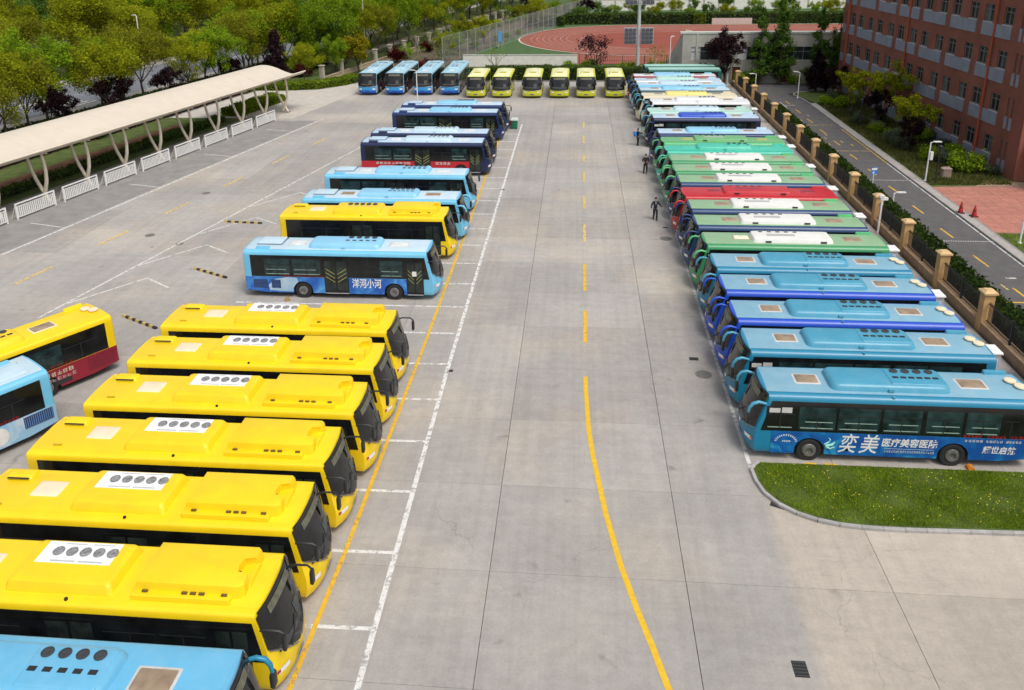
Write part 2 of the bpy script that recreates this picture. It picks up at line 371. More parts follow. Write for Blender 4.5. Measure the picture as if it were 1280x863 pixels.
def paint(name, c, rough=.42, dirt=.0, dirtc=(.5,.5,.48), coat=.18):
    return mat('paint_'+name, c, rough, .05, 1.2, coat=coat, dirt=dirt, dirtc=dirtc)
def make_bus(S):
    """S: style dict. local x forward (0 = front edge of roof), y left, z up"""
    CURV[:] = S.get('curv', (.34,.30)); RAD[0] = S.get('rad', .26)
    L = S.get('L', 10.5); root = empty('bus', (0,0,0)); P = S['paint']; ROOF = S.get('roof', P); SK = S.get('skirt', P)
    AC = S.get('ac', ROOF); MIR = S.get('mirror', BLKPL); vis = S['vis']          # visible side +1 / -1
    bd = link('body', body_mesh(L, 'body', P, 0), root)
    # roof sheet
    mb = MB(); ys = [-.98,-.7,-.35,0,.35,.7,.98]
    zz = lambda y: ZR+.012-(.055 if abs(y) > .9 else .018 if abs(y) > .6 else 0)
    rows = [[(x, y*(1 if 0 < i < 5 else .93), zz(y) if 0 < i < 5 else zz(y)-.02) for y in ys] for i, x in enumerate((-L+.10, -L+.14, -L*.66, -L*.33, -.20, -.14))]
    mb.loft(rows, cap=False, closed=False); mb.build('roof', ROOF, root, 50)
    # glazing bands
    for side in (-1, 1):
        mb = MB(); x0 = -L+S.get('pillar', .42); z0, z1 = 1.36, S.get('bandtop', 2.70); x1 = xf(z1, HW)-.13; x1b = xf(z0, HW)-.15
        mb.add([(x0, side*1.264, z0), (x1b, side*1.264, z0), (x1, side*1.264, z1), (x0, side*1.264, z1), (x0, side*1.24, z0), (x1b, side*1.24, z0), (x1, side*1.24, z1), (x0, side*1.24, z1)],
               [(0,1,2,3),(0,4,5,1),(1,5,6,2),(2,6,7,3),(3,7,4,0)])
        if side > 0: mb.f = [f[::-1] for f in mb.f]
        band = mb.build('glazing_band', GLASS, root)
        wins = S['wins'] if side == vis or S.get('both') else S['wins'][:4]
        for wx0, wx1, kind in wins:
            mb = MB(); zb = 1.45 if kind != 'd' else 1.40; mb.box(wx0, wx1, side*1.266-.006, side*1.266+.006, zb, 2.48)
            wn = mb.build('window', GLASST if kind in 't' else GLASS, root)
            mb = MB()
            for yy, h in ((2.12, .03),): mb.box(wx0, wx1, side*1.276-.005, side*1.276+.005, yy, yy+h)
            mb.box((wx0+wx1)/2-.02, (wx0+wx1)/2+.02, side*1.276-.005, side*1.276+.005, zb, 2.12)
            mb.build('window_frame', BLKPL, wn)
            if kind in 'tc' and S.get('detail'):
                mb = MB(); mb.box(wx0+.08, wx1-.08, side*1.277-.004, side*1.277+.004, 1.52, 1.555); mb.box(wx0+.1, wx1-.25, side*1.277-.004, side*1.277+.004, 1.8, 1.83) if kind == 't' else None
                mb.build('handrail', mat('rail_pale', (.30,.42,.36), .4), wn)
            if kind == 'c':
                mb = MB(); mb.box(wx0+.12, (wx0+wx1)/2-.03, side*1.279-.004, side*1.279+.004, 2.2, 2.44); mb.box((wx0+wx1)/2+.03, wx1-.1, side*1.279-.004, side*1.279+.004, 2.2, 2.4)
                mb.build('sun_blind', mat('blind', (.55,.55,.53), .8), wn)
    # skirts
    for side in (-1, 1):
        skirt_mb(L, S['axles'], side).build('side_skirt', SK if side == vis or not S.get('plain_off') else P, root, 30)
    # doors (right-hand side of the bus, -y)
    for dx0, dx1 in S['doors']:
        mb = MB(); mb.box(dx0, dx1, -1.285, -1.22, .40, 2.52); d = mb.build('door', GLASS, root)
        mid = (dx0+dx1)/2
        for k, (a, b) in enumerate(((dx0+.05, mid-.04), (mid+.04, dx1-.05))):
            mb = MB(); mb.box(a, b, -1.292, -1.28, .55, 2.40); mb.build('door_leaf', mat('door_glass', (.022,.03,.026), .1, .6, 2), d)
        mb = MB()
        for q in range(3):
            for sg, a, b in ((1, dx0+.10, mid-.08), (-1, mid+.08, dx1-.10)):
                z = 1.05+.25*q; za_, zb_ = (z+.35, z) if sg > 0 else (z, z+.35)
                mb.add([(a, -1.296, za_), (b, -1.296, zb_), (b, -1.296, zb_+.05), (a, -1.296, za_+.05)], [(0,1,2,3)])
        if not S.get('nobars'): mb.build('grab_bar', mat('bar_olive', (.32,.33,.10), .5), d)
        mb = MB(); mb.box(dx0+.03, dx1-.03, -1.30, -1.22, .34, .385); mb.build('door_step', GREYP, d)
    # wheels
    for ax in S['axles']:
        for side in (-1, 1):
            wl = empty('wheel', (ax, side*1.0, .49), 0 if side > 0 else math.pi); wl.parent = root
            link('tyre', TYRE_ME, wl); rm = link('rim', RIM_ME, wl); rm.location = (0, .15, 0)
            if ax == S['axles'][0]: rm.location = (0, .17, 0)
    # front
    ws = windshield_mb(**S.get('ws', {})).build('windshield', WSHIELD, root, 50)
    patch_mb(-.75, .75, 2.58, 2.82, .045).build('destination_sign', mat('sign_dark', (.13,.13,.09), .4, .3, 6), ws)
    mb = MB(); wd = S.get('ws', {}); w_ = wd.get('w', 1.15)
    for sg in (-1, 1):
        pts = []
        for k in range(8):
            y = sg*w_*(.12+.86*k/7); zl = wd.get('zmid', 1.16)+(wd.get('zside', 1.62)-wd.get('zmid', 1.16))*abs(y/w_)**wd.get('p', 1.5)-.05
            pts.append((xf(zl, y)+.035, y, zl))
        mb = MB(); mb.tube(pts, .022, 5); mb.build('trim_strip', CHROME, ws)
    patch_mb(-.95, .95, 1.42, 1.60, .042, 9, 3).build('dashboard', mat('dash_grey', (.055,.056,.055), .6, .5, 5), ws)
    patch_mb(.25, .62, 1.62, 2.02, .042, 4, 3).build('driver_seat', mat('seat_grey', (.075,.08,.075), .7, .4, 6), ws)
    mb = MB()
    for y0 in (-.5, .35):
        pts = [(xf(1.25+.1*k, y0+.13*k)+.06, y0+.13*k, 1.25+.1*k) for k in range(6)]; mb.tube(pts, .02, 5)
    mb.build('wiper', BLKPL, ws)
    patch_mb(-1.13, 1.13, 2.84, 2.96, .026, 9, 2).build('visor_band', BLKPL, ws)
    if S.get('lower'): patch_mb(-1.16, 1.16, .34, .72, .02, 11, 4).build('bumper', S['lower'], root, 50)
    if S.get('face'): patch_mb(-1.21, 1.21, .60, 1.18, .018, 15, 5).build('front_panel', S['face'], root, 50)
    for sg in (-1, 1):
        a, b = (.72, 1.12) if sg > 0 else (-1.12, -.72)
        hl = patch_mb(a, b, .80, .97, .03).build('headlight', LENS, root)
        c0, c1 = (1.06, 1.17) if sg > 0 else (-1.17, -1.06)
        patch_mb(c0, c1, .84, .95, .034, 3, 2).build('indicator', AMBER if not S.get('redlamp') else REDL, hl)
    patch_mb(-.24, .24, .52, .66, .05, 5, 3).build('number_plate', mat('plate_blue', S.get('plate', (.03,.10,.40)), .5), root)
    if S.get('logo'): patch_mb(-.12, .12, 1.02, 1.12, .03, 3, 2).build('badge', LENS, root)
    # mirrors
    for sg in (-1, 1):
        mi = empty('mirror', (0, 0, 0)); mi.parent = root
        mb = MB(); y = sg*1.19
        if S.get('mirtype', 'arc') == 'arc':
            pts = [(-.16, y, 2.52), (.18, y*1.03, 2.62), (.40, y*1.05, 2.56), (.53, y*1.05, 2.38), (.57, y*1.04, 2.14)]
            mb.tube(pts, [.055,.07,.075,.07,.055], 8); mb.build('mirror_arm', MIR, mi, 60)
            mb = MB(); mb.loft([[(.57+q[0], y*1.04+q[1], z) for q in rrect(-.07*k,.07*k,-.14*k,.14*k,.05*k,2)] for z, k in ((1.68,.7),(1.74,1),(2.08,1),(2.16,.75))]); mb.build('mirror_head', BLKPL if not S.get('mirhead') else MIR, mi, 50)
        else:
            pts = [(-.2, y, 2.38), (.15, y*1.04, 2.50), (.55, y*1.05, 2.50), (.68, y*1.03, 2.40)]
            mb.tube(pts, .035, 6); mb.build('mirror_arm', MIR, mi, 60)
            mb = MB(); mb.loft([[(.68+q[0], y*1.03+q[1], z) for q in rrect(-.06*k,.06*k,-.12*k,.12*k,.05*k,2)] for z, k in ((1.86,.7),(1.92,1),(2.28,1),(2.36,.75))]); mb.build('mirror_head', BLKPL, mi, 50)
    # rear
    mb = MB(); mb.box(-L-.015, -L+.03, -1.0, 1.0, 1.75, 2.62); mb.build('rear_window', GLASS, root)
    mb = MB(); mb.box(-L-.03, -L+.08, -1.14, 1.14, .42, .72); mb.build('rear_bumper', SK, root)
    for sg in (-1, 1):
        mb = MB(); mb.box(-L-.012, -L+.02, sg*1.06-.08, sg*1.06+.08, .95, 1.4); mb.build('tail_light', REDL, root)
    # roof furniture
    kind = S['top']; zt = ZR+.005
    def hatch(x0, x1, y0, y1, m, fm=None, h=.06, name='roof_hatch'):
        o = pod_mb(rrect(x0, x1, y0, y1, .06), zt-.01, h, .05, .03).build(name, m, root, 40)
        if fm: pod_mb(rrect(x0-.07, x1+.07, y0-.07, y1+.07, .05), zt-.01, .03, .02, .02).build('hatch_frame', fm, o, 40)
        return o
    if kind == 'Y':
        p1 = pod_mb(rrect(-7.6, -4.35, -.88, 1.0, .14), zt-.03, .30, .16, .08).build('air_conditioner', AC, root, 40)
        if S.get('panel', True):
            mb = MB(); mb.box(-7.15, -4.85, -.06, .80, zt+.268, zt+.283); pl = mb.build('fan_panel', mat('panel_white', (.82,.82,.82), .5, .03), p1)
        else: pl = p1
        for k in range(5):
            f = link('fan', FAN_GR if S.get('panel', True) else FAN_DK, pl, (-6.72+.42*k+.06, .40, zt+.28)); f.scale = (1.0, 1.12, 1)
        mb = MB()
        for a, b in ((-6.7, -5.95), (-5.85, -5.1)):
            mb.box(a, b, -.01, .05, zt+.284, zt+.288); mb.box(a+.1, b, .70, .74, zt+.284, zt+.288)
        mb.build('caption_strip', mat('print_grey', (.50,.50,.50), .6), pl)
        out = [(-3.75,-.74),(-.72,-.74),(-.58,-.62),(-.58,-.30),(-.92,-.22),(-.98,.1),(-.92,.42),(-.62,.50),(-.58,.62),(-.58,.86),(-.70,.98),(-3.75,.98)]
        p2 = pod_mb(out, zt-.03, .42, .10, .10).build('gas_tank_cover', AC, root, 40)
        pod_mb(rrect(-3.8, -.9, -.95, -.70, .05), zt-.03, .13, .03, .02).build('cover_ledge', AC, p2, 40)
        pod_mb(rrect(-1.2, -.52, -.4, .62, .1), zt-.03, .16, .06, .04).build('cover_nose', AC, p2, 40)
        mb = MB()
        for a in (-3.5, -2.35, -2.1, -1.85, -1.2): mb.box(a, a+.16, -.80, -.73, zt+.075, zt+.15)
        tag(mb.build('latch', mat('latch_brown', (.12,.08,.02), .7), p2), kind='stuff')
        mb = MB(); mb.cyl((-.97, -.0, zt+.25), .03, .05, 'x', 8); mb.build('plug', BLACK, p2)
        hatch(-9.35, -8.35, -.30, .48, CREAM, None, .07)
        o = pod_mb(rrect(-10.75, -9.75, .5, 1.02, .08), zt-.04, .16, .08, .05).build('rear_vent', AC, root, 40)
        mb = MB(); mb.box(-10.62, -9.85, .46, .53, zt+.06, zt+.075); mb.build('vent_slit', BLACK, o)
        mb = MB(); mb.tube([(-10.3, -.75, zt+.01), (-9.98, -.75, zt+.01)], .03, 5); mb.build('roof_handle', mat('ochre', (.5,.33,.02), .6), root)
        mb = MB(); mb.cyl((-5.6, -1.06, zt-.07), .05, .07, 'z', 10); mb.build('marker_lamp', BLACK, root)
    elif kind in ('LB', 'R'):
        if kind == 'LB': ax0, ax1, vx = -7.3, -2.9, (-5.0, -3.4); h1 = (-8.55, -7.6); h2 = (-2.45, -1.4)
        else: ax0, ax1, vx = -7.35, -2.65, (-6.9, -5.35); h1 = (-8.85, -7.85); h2 = (-2.35, -1.45)
        p1 = pod_mb(rrect(ax0, ax1, -.82, .82, .30), zt-.03, .27, .16, .07).build('air_conditioner', AC, root, 40)
        nx, ny, ns = S.get('fans', (4, .28, 6)); nf = vx[1]-vx[0]
        y_far = -vis*.38; y_near = vis*.12
        pod_mb(rrect(vx[0]-.22, vx[1]+.3, -.62, .62, .05), zt+.22, .05, .04, .02).build('fan_deck', AC, p1, 40)
        for k in range(nx): link('fan', FAN_DK if S.get('fandark', True) else FAN_GR, p1, (vx[0]+.1+k*nf/(nx-.6), y_far, zt+.265))
        for k in range(ns): link('vent_slot', SLOT_ME, p1, (vx[0]+k*nf/(ns-1), y_near, zt+.265))
        if S.get('slot2'):
            for k in range(ns):
                q = link('vent_slot', SLOT_ME, p1, (vx[0]+k*nf/(ns-1), y_near+vis*.17, zt+.265)); q.scale = (1, .6, 1)
        mb = MB(); mb.box((ax0+ax1)/2-.1, (ax0+ax1)/2+.12, vis*.80-.06, vis*.80+.06, zt, zt+.10); mb.build('clamp', AC, p1)
        hm = S.get('hatch', mat('hatch_brown', (.30,.22,.15), .45, .3, 2.5)); hf = S.get('hframe', mat('hatch_frame', (.55,.55,.53), .6))
        hatch(*h1, -.34, .34, hm, hf); hatch(*h2, -.34, .34, hm, hf)
        if kind == 'R':
            pod_mb(rrect(-L+.35, -L+1.3, -vis*.98-.12, -vis*.98+.12, .09), zt-.05, .16, .04, .03).build('rear_vent', S.get('bar', AC), root, 40)
            if S.get('caps', True):
                for q, yy in ((-L+.55, -vis*.25), (-L+.36, vis*.18)):
                    mb = MB(); mb.lathe((q, yy, zt), [(.15,0),(.15,.05),(.23,.06),(.22,.11),(.001,.14)], 16); mb.build('vent_cap', CREAM, root, 40)
            mb = MB(); mb.cyl(((ax0+ax1)/2, vis*1.12, zt-.10), .06, .06, 'z', 10); mb.build('marker_lamp', AC, root)
        else:
            p2 = pod_mb(rrect(-10.5, -9.0, -.35, .85, .06), zt-.02, .11, .05, .03).build('engine_cover', ROOF, root, 40)
            mb = MB(); mb.box(-10.52, -9.0, -.375, -.355, zt-.02, zt+.05); mb.box(-8.99, -8.965, -.36, .86, zt-.02, zt+.05); mb.build('cover_seal', mat('seal', (.06,.07,.09), .7), p2)
            pod_mb(rrect(-10.4, -9.55, -1.0, -.68, .06), zt-.06, .14, .05, .03).build('rear_vent', P, root, 40)
    elif kind == 'G':
        p1 = pod_mb(rrect(-7.5, -2.85, -.80, .80, .20), zt-.03, .25, .14, .06).build('air_conditioner', AC, root, 40)
        for k in range(S.get('slots', 5)): link('vent_slot', SLOT_ME, p1, (-5.5+k*.5, -vis*.46, zt+.215))
        mb = MB(); mb.box(-5.4, -3.75, -.12, .24, zt+.216, zt+.222); mb.build('grille', S.get('grille', mat('grille_grey', (.42,.42,.42), .6, .2, 30)), p1)
        for q in (-6.9, -3.75):
            mb = MB(); mb.box(q-.17, q+.17, vis*.76-.05, vis*.76+.05, zt, zt+.09); mb.build('clamp', BLKPL, p1)
        hm = S.get('hatch', mat('hatch_brown', (.30,.22,.15), .45, .3, 2.5)); hf = S.get('hframe', mat('hatch_brown2', (.36,.30,.20), .6))
        hatch(-9.2, -8.25, -.32, .32, hm, hf); hatch(-2.75, -1.85, -.32, .32, S.get('hatch1', hm), hf)
        pod_mb(rrect(-L+.35, -L+1.3, -vis*.98-.12, -vis*.98+.12, .09), zt-.05, .16, .04, .03).build('rear_vent', S.get('bar', P), root, 40)
    elif kind == 'B':
        pod_mb(rrect(-4.2, -1.6, -.75, .75, .15), zt-.03, .22, .12, .06).build('air_conditioner', AC, root, 40)
        mb = MB(); mb.box(-2.6, -1.75, -.45, .45, zt+.185, zt+.2); mb.build('grille', S.get('grille', GREYP), root)
        hatch(-6.4, -5.5, -.34, .34, S.get('hatch', GREYP)); hatch(-1.25, -.7, -.3, .3, S.get('hatch', GREYP))
    return root

WIN_R = [(-1.25,-.15,'c'),(-2.85,-1.42,'t'),(-4.55,-2.95,'t'),(-6.12,-4.65,'t'),(-7.68,-6.3,'t'),(-9.1,-7.8,'t'),(-9.75,-9.25,'d')]
WIN_L = [(-8.15,-6.45,'t'),(-9.85,-8.3,'t'),(-4.55,-3.0,'g'),(-2.9,-1.55,'t')]
WIN_Y = [(-10.3,-9.0,'g'),(-8.9,-7.0,'g'),(-4.55,-3.0,'g'),(-2.9,-1.55,'g')]
AX_R = (-1.95, -7.5); AX_L = (-2.1, -7.6)
yel = paint('yellow', (.90,.63,.003), .5, .16, (.66,.43,.03))
yel2 = paint('yellow_cover', (.89,.615,.003), .52, .2, (.62,.40,.03))
lb_edge = paint('light_blue', (.17,.52,.76)); lb_roof = paint('pale_roof', (.50,.66,.76), .45, .5, (.62,.70,.74))
lb_roof2 = paint('sky_roof', (.24,.55,.78), .42, .35, (.40,.60,.74))
blue_low = paint('strong_blue', (.012,.09,.46)); tealb = paint('teal_blue', (.012,.21,.36)); teal_roof = paint('teal_roof', (.20,.40,.52), .55, .5, (.34,.47,.53))
teal_ac = paint('teal_ac', (.055,.30,.45), .45, .35, (.20,.40,.48))
royal = paint('royal_blue', (.012,.075,.52)); deep = paint('deep_blue', (.008,.07,.33))
grn_roof = paint('pale_green_roof', (.255,.43,.245), .5, .45, (.34,.46,.31)); grn_edge = paint('green', (.045,.29,.115)); grn2 = paint('mid_green', (.10,.46,.18), .45, .3, (.25,.52,.28))
grn_bright = paint('bright_green', (.14,.40,.16), .45, .25, (.25,.44,.24)); turq = paint('turquoise', (.05,.50,.36), .45, .3, (.22,.54,.44))
navy = paint('navy', (.008,.017,.07)); navy2 = paint('navy_blue', (.008,.027,.12)); slate = paint('slate_blue', (.05,.11,.26))
redp = paint('red', (.50,.015,.025), .42, .25, (.55,.08,.08)); white = paint('white', (.74,.75,.76), .45, .2, (.62,.63,.64))
pale_bl = paint('pale_blue_roof', (.46,.61,.75), .5, .4, (.62,.68,.76)); mint = paint('mint', (.42,.66,.58), .5, .4, (.55,.68,.62))
cream = paint('cream', (.72,.66,.46), .5, .3); lemon = paint('lemon', (.80,.70,.20), .5, .2)
yg = paint('yellow_green', (.66,.66,.03), .35); yg_roof = paint('pale_lemon_roof', (.80,.79,.42), .5, .3, (.75,.74,.5))
bb = paint('back_blue', (.03,.30,.66)); bb_roof = paint('back_roof', (.33,.55,.66), .5, .4, (.5,.66,.72)); dgreen = paint('dark_green', (.004,.12,.09)); pgreen = paint('pale_teal_roof', (.36,.62,.55), .5)
maroon = paint('maroon', (.28,.012,.03)); white_ac = mat('white_ac', (.74,.735,.70), .5, .06, 2, dirt=.12, dirtc=(.6,.58,.52))
grey_dk = paint('dark_teal', (.015,.06,.075))

def livery_mat(name, base, c2, c3, scale=2.0, warp=1.2):
    """printed film: blurred patches of related blues"""
    m = mat(name, base, .3, .04, 2, coat=.3); n = m.node_tree; b = n.nodes['Principled BSDF']
    tc = n.nodes.new('ShaderNodeTexCoord'); nz = n.nodes.new('ShaderNodeTexNoise'); nz.inputs['Scale'].default_value = scale; nz.inputs['Detail'].default_value = 6; nz.inputs['Distortion'].default_value = warp
    n.links.new(tc.outputs['Object'], nz.inputs['Vector']); cr = n.nodes.new('ShaderNodeValToRGB'); e = cr.color_ramp.elements
    e[0].position = .42; e[0].color = (*base, 1); e[1].position = .72; e[1].color = (*c3, 1); q = e.new(.58); q.color = (*c2, 1)
    n.links.new(nz.outputs[0], cr.inputs[0]); n.links.new(cr.outputs[0], b.inputs['Base Color']); return m
ad_blue = livery_mat('advert_blue', (.008,.085,.34), (.01,.16,.46), (.05,.40,.62), 1.1)
lb_film = livery_mat('advert_sky', (.012,.10,.46), (.05,.26,.66), (.25,.55,.85), .8)
ad_pale = livery_mat('advert_pale', (.28,.50,.70), (.50,.62,.72), (.68,.70,.72), .9)

def glyph_line(parent, x0, x1, z, h, side, material, n, name='lettering', y=1.274, seed=0):
    """small printed characters too fine to read: rows of little strokes"""
    rd = random.Random(seed); mb = MB(); wch = (x1-x0)/n; t = h*.14
    for k in range(n):
        a = x0+wch*k+wch*.08; b = x0+wch*(k+1)-wch*.12
        yy = side*y
        def st(xa, xb, za, zb): mb.add([(xa, yy, za), (xb, yy, za), (xb, yy, zb), (xa, yy, zb)], [(0,1,2,3) if side < 0 else (3,2,1,0)])
        for q in range(rd.choice((2,3,3))): zz_ = z-h/2+h*(q+.1)/3; st(a+rd.random()*.2*wch, b, zz_, zz_+t)
        for q in range(rd.choice((1,2,2))): xx = a+(b-a)*rd.random()*.85; st(xx, xx+t*1.1, z-h/2, z+h/2*rd.choice((1,.6)))
    return mb.build(name, material, parent)

def style(**k): return k
def S_Y(**k): return dict(dict(L=11.1, paint=yel, roof=yel, ac=yel2, skirt=yel, wins=WIN_Y, axles=AX_L, doors=[(-6.25,-4.8),(-1.32,-.32)], top='Y', vis=-1, mirtype='thin', redlamp=True, curv=(.34,.14), rad=.13, nobars=True, ws=dict(ztop=2.97, zside=1.78, zmid=1.0, w=1.215, p=1.2)), **k)
def S_L(**k): return dict(dict(L=11.1, paint=lb_edge, roof=lb_roof, ac=lb_roof2, skirt=lb_film, wins=WIN_L, axles=AX_L, doors=[(-6.25,-4.8),(-1.32,-.32)], top='LB', vis=-1, mirtype='thin', fans=(4,.28,5), curv=(.34,.18), rad=.2, ws=dict(ztop=2.93, zside=1.75, zmid=1.05, w=1.17, p=1.3), hatch=mat('hatch_white', (.66,.68,.69), .5), detail=True), **k)
def S_R(**k): return dict(dict(L=10.5, paint=tealb, roof=teal_roof, ac=teal_ac, skirt=deep, wins=WIN_R, axles=AX_R, doors=[(-1.5,-.45),(-6.3,-4.9)], top='R', vis=1, fans=(4,.28,6), bar=teal_ac, mirror=teal_ac, ws=dict(zside=1.45, zmid=1.25), logo=True), **k)
def S_G(**k): return dict(dict(L=10.5, paint=grn_edge, roof=grn_roof, ac=white_ac, skirt=grn_edge, wins=WIN_R[:5], axles=AX_R, doors=[(-1.5,-.45),(-6.3,-4.9)], top='G', vis=1, mirror=grn2, bar=grn2, ws=dict(zside=1.45, zmid=1.25), logo=True), **k)
XL, XR = -8.5, 7.55
GL = 'buses parked nose out in the left row'; GR = 'buses parked side by side in the right row'; GBK = 'buses parked at the back of the lot'
def place(b, x, y, rz, label, group):
    b.location = (x, y, 0); b.rotation_euler = (0, 0, rz); tag(b, label, 'bus', group); return b
def pleft(b, ynear, label, x=XL): return place(b, x, ynear+1.25, 0, label, GL)
def pright(b, ynear, label, x=XR): return place(b, x, ynear+1.25, math.pi, label, GR)

# --- left row
def first_or_copy(cache, key, mk):
    if key not in cache: cache[key] = mk(); return cache[key]
    return copy_tree(cache[key])
BC = {}
SKYP = paint('sky_plain', (.13,.43,.66), .42, .35, (.27,.52,.68))
l0 = make_bus(S_L(paint=SKYP, roof=SKYP, ac=SKYP, mirror=tealb, mirtype='arc', hatch=mat('hatch_brown', (.30,.22,.15), .45, .3, 2.5), hframe=mat('hatch_frame', (.55,.55,.53), .6)))
pleft(l0, 13.75, 'sky blue bus cut off by the bottom edge, first of the left row', -8.35)
for y, x, lb in ((17.23,-8.48,'yellow bus beside the sky blue bus, closest yellow one of the left row'),
                 (20.65,-8.62,'yellow bus with white fan panel, second yellow one up from the sky blue bus'),
                 (23.95,-8.6,'yellow bus with white fan panel, third yellow one up from the sky blue bus'),
                 (27.25,-8.4,'yellow bus with white fan panel, third from the gap in the left row'),
                 (30.70,-8.45,'yellow bus with white fan panel, next to last before the gap in the left row'),
                 (34.18,-8.65,'yellow bus bordering the empty gap below the light blue lettered bus')):
    pleft(first_or_copy(BC, 'Y', lambda: make_bus(S_Y())), y, lb, x)
lb = make_bus(S_L(both=True)); pleft(lb, 44.1, 'light blue bus with whole doored side in view, white lettering and blue skirt')
lettering(lb, '洋河小河', .62, -3.72, .98, -1, WHITE, 0, .012, width=1.75)
for i, (a, b_) in enumerate(((-10.6,-9.75), (-9.5,-8.95))):
    mb = MB(); mb.box(a, b_, -1.276, -1.255, .62, 1.15); g = mb.build('side_grille', mat('grille_navy', (.015,.03,.11), .5), lb)
    mb = MB()
    for q in range(6): mb.box(a+.03, b_-.03, -1.284, -1.27, .65+.085*q, .68+.085*q)
    mb.build('louvre', mat('louvre_blue', (.05,.12,.3), .5), g)
mb = MB(); mb.add([(x, -1.2665, z) for x, z in ((-9.65,.46),(-8.22,.40),(-8.20,.62),(-8.05,.86),(-7.85,1.05),(-7.95,1.30),(-8.5,1.33),(-9.3,1.18),(-9.7,.80))], [tuple(range(9))])
mb.build('advert_patch', ad_pale, lb)
glyph_line(lb, -8.9, -5.9, 1.42, .12, -1, mat('print_red', (.30,.01,.01), .5), 22, y=1.285, seed=3)
mb = MB(); mb.box(-.98, -.72, -1.302, -1.29, 1.55, 1.85); mb.build('door_notice', WHITE, lb)
y7 = make_bus(S_Y(panel=False)); pleft(y7, 50.45, 'yellow bus with black roof fans, parked behind the lettered light blue bus')
lb2 = make_bus(S_L(fans=(5,.28,6), mirror=lb_edge, mirtype='arc', hatch=mat('hatch_brown', (.30,.22,.15), .45, .3, 2.5), skirt=blue_low)); pleft(lb2, 54.1, 'pale blue bus with brown roof hatches, behind the yellow bus with black fans', -8.15)
lb3 = make_bus(S_L(skirt=grey_dk, fans=(5,.28,5), slot2=True)); pleft(lb3, 60.2, 'pale blue bus with dark tinted side, in front of the navy bus with red stripe', -8.35)
na = make_bus(S_L(paint=navy, roof=pale_bl, ac=lb_roof, skirt=redp, mirhead=False, fans=(5,.28,5))); pleft(na, 70.5, 'navy bus with pale roof and red lettered stripe along its side', -8.15)
glyph_line(na, -4.4, -3.0, 1.16, .26, -1, WHITE, 4, seed=6); glyph_line(na, -9.8, -6.6, 1.16, .2, -1, WHITE, 9, seed=5)
nb = make_bus(S_L(paint=navy, roof=pale_bl, ac=lb_roof, skirt=navy, fans=(5,.28,5))); pleft(nb, 74.1, 'navy bus with pale roof, tucked behind the red striped one', -8.1)
nc = make_bus(S_L(paint=navy2, roof=pale_bl, ac=lb_roof2, skirt=maroon, fans=(5,.28,5))); pleft(nc, 83.5, 'dark blue bus with wide black glazed side, near the green litter bin', -8.1)
nd = make_bus(S_L(paint=navy2, roof=pale_bl, ac=lb_roof2, skirt=navy2, fans=(6,.28,6))); pleft(nd, 87.4, 'dark blue bus with pale roof, farthest of the left row', -7.95)
# --- angle-parked pair on the left strip
def angled(b, cx, cy, L, label):
    h = -123.0; c, s = math.cos(R(h)), math.sin(R(h)); lx, ly = -L, 1.25
    place(b, cx-(c*lx-s*ly), cy-(s*lx+c*ly), R(h), label, 'buses parked at an angle on the left strip')
yw = make_bus(S_Y(vis=1, top='R', ac=yel2, roof=yel, skirt=maroon, mirtype='thin', caps=True, bar=yel, both=True, wins=[(-10.2,-8.6,'g'),(-8.5,-6.6,'t'),(-6.5,-4.6,'g'),(-4.5,-2.6,'t')], hframe=CREAM))
angled(yw, -22.7, 35.2, 11.1, 'yellow bus parked at an angle with dark red lower side, at the left edge')
glyph_line(yw, -9.0, -5.6, 1.46, .16, 1, mat('print_red', (.30,.01,.01), .5), 12, y=1.285, seed=8)
glyph_line(yw, -8.9, -7.3, 1.10, .22, 1, mat('print_cream', (.72,.62,.45), .5), 6, seed=9); glyph_line(yw, -9.0, -6.9, .82, .2, 1, mat('print_pink', (.62,.35,.35), .5), 9, seed=10)
mb = MB(); mb.box(-8.75, -7.95, 1.255, 1.276, .48, .72); mb.build('side_grille', mat('grille_dark', (.03,.03,.035), .6), yw)
mb = MB(); mb.box(-10.95, -9.6, 1.255, 1.272, .55, 1.25); mb.build('service_flap', mat('maroon_flap', (.20,.012,.03), .45), yw)
bl = make_bus(S_L(vis=1, skirt=ad_pale, both=True, wins=[(-9.95,-8.9,'g'),(-8.7,-7.2,'t'),(-7.0,-5.4,'t'),(-5.2,-3.6,'t')]))
angled(bl, -22.5, 29.75, 11.1, 'light blue bus parked at an angle with pale printed side, at the left edge')
mb = MB(); mb.box(-10.95, -9.75, 1.255, 1.276, .75, 1.28); g = mb.build('side_grille', mat('grille_navy', (.015,.03,.11), .5), bl)
mb = MB()
for q in range(14): mb.box(-10.92+.085*q, -10.89+.085*q, 1.27, 1.284, .77, 1.26)
mb.build('louvre', mat('louvre_pale', (.12,.25,.5), .5), g)
glyph_line(bl, -9.6, -7.2, 1.46, .14, 1, mat('print_red', (.30,.01,.01), .5), 16, y=1.285, seed=12)
mb = MB(); mb.lathe((-8.7, 1.266, .86), [(.42,0),(.40,.006),(.001,.008)], 24, 'y'); mb.build('advert_patch', mat('print_white', (.70,.70,.69), .5), bl)

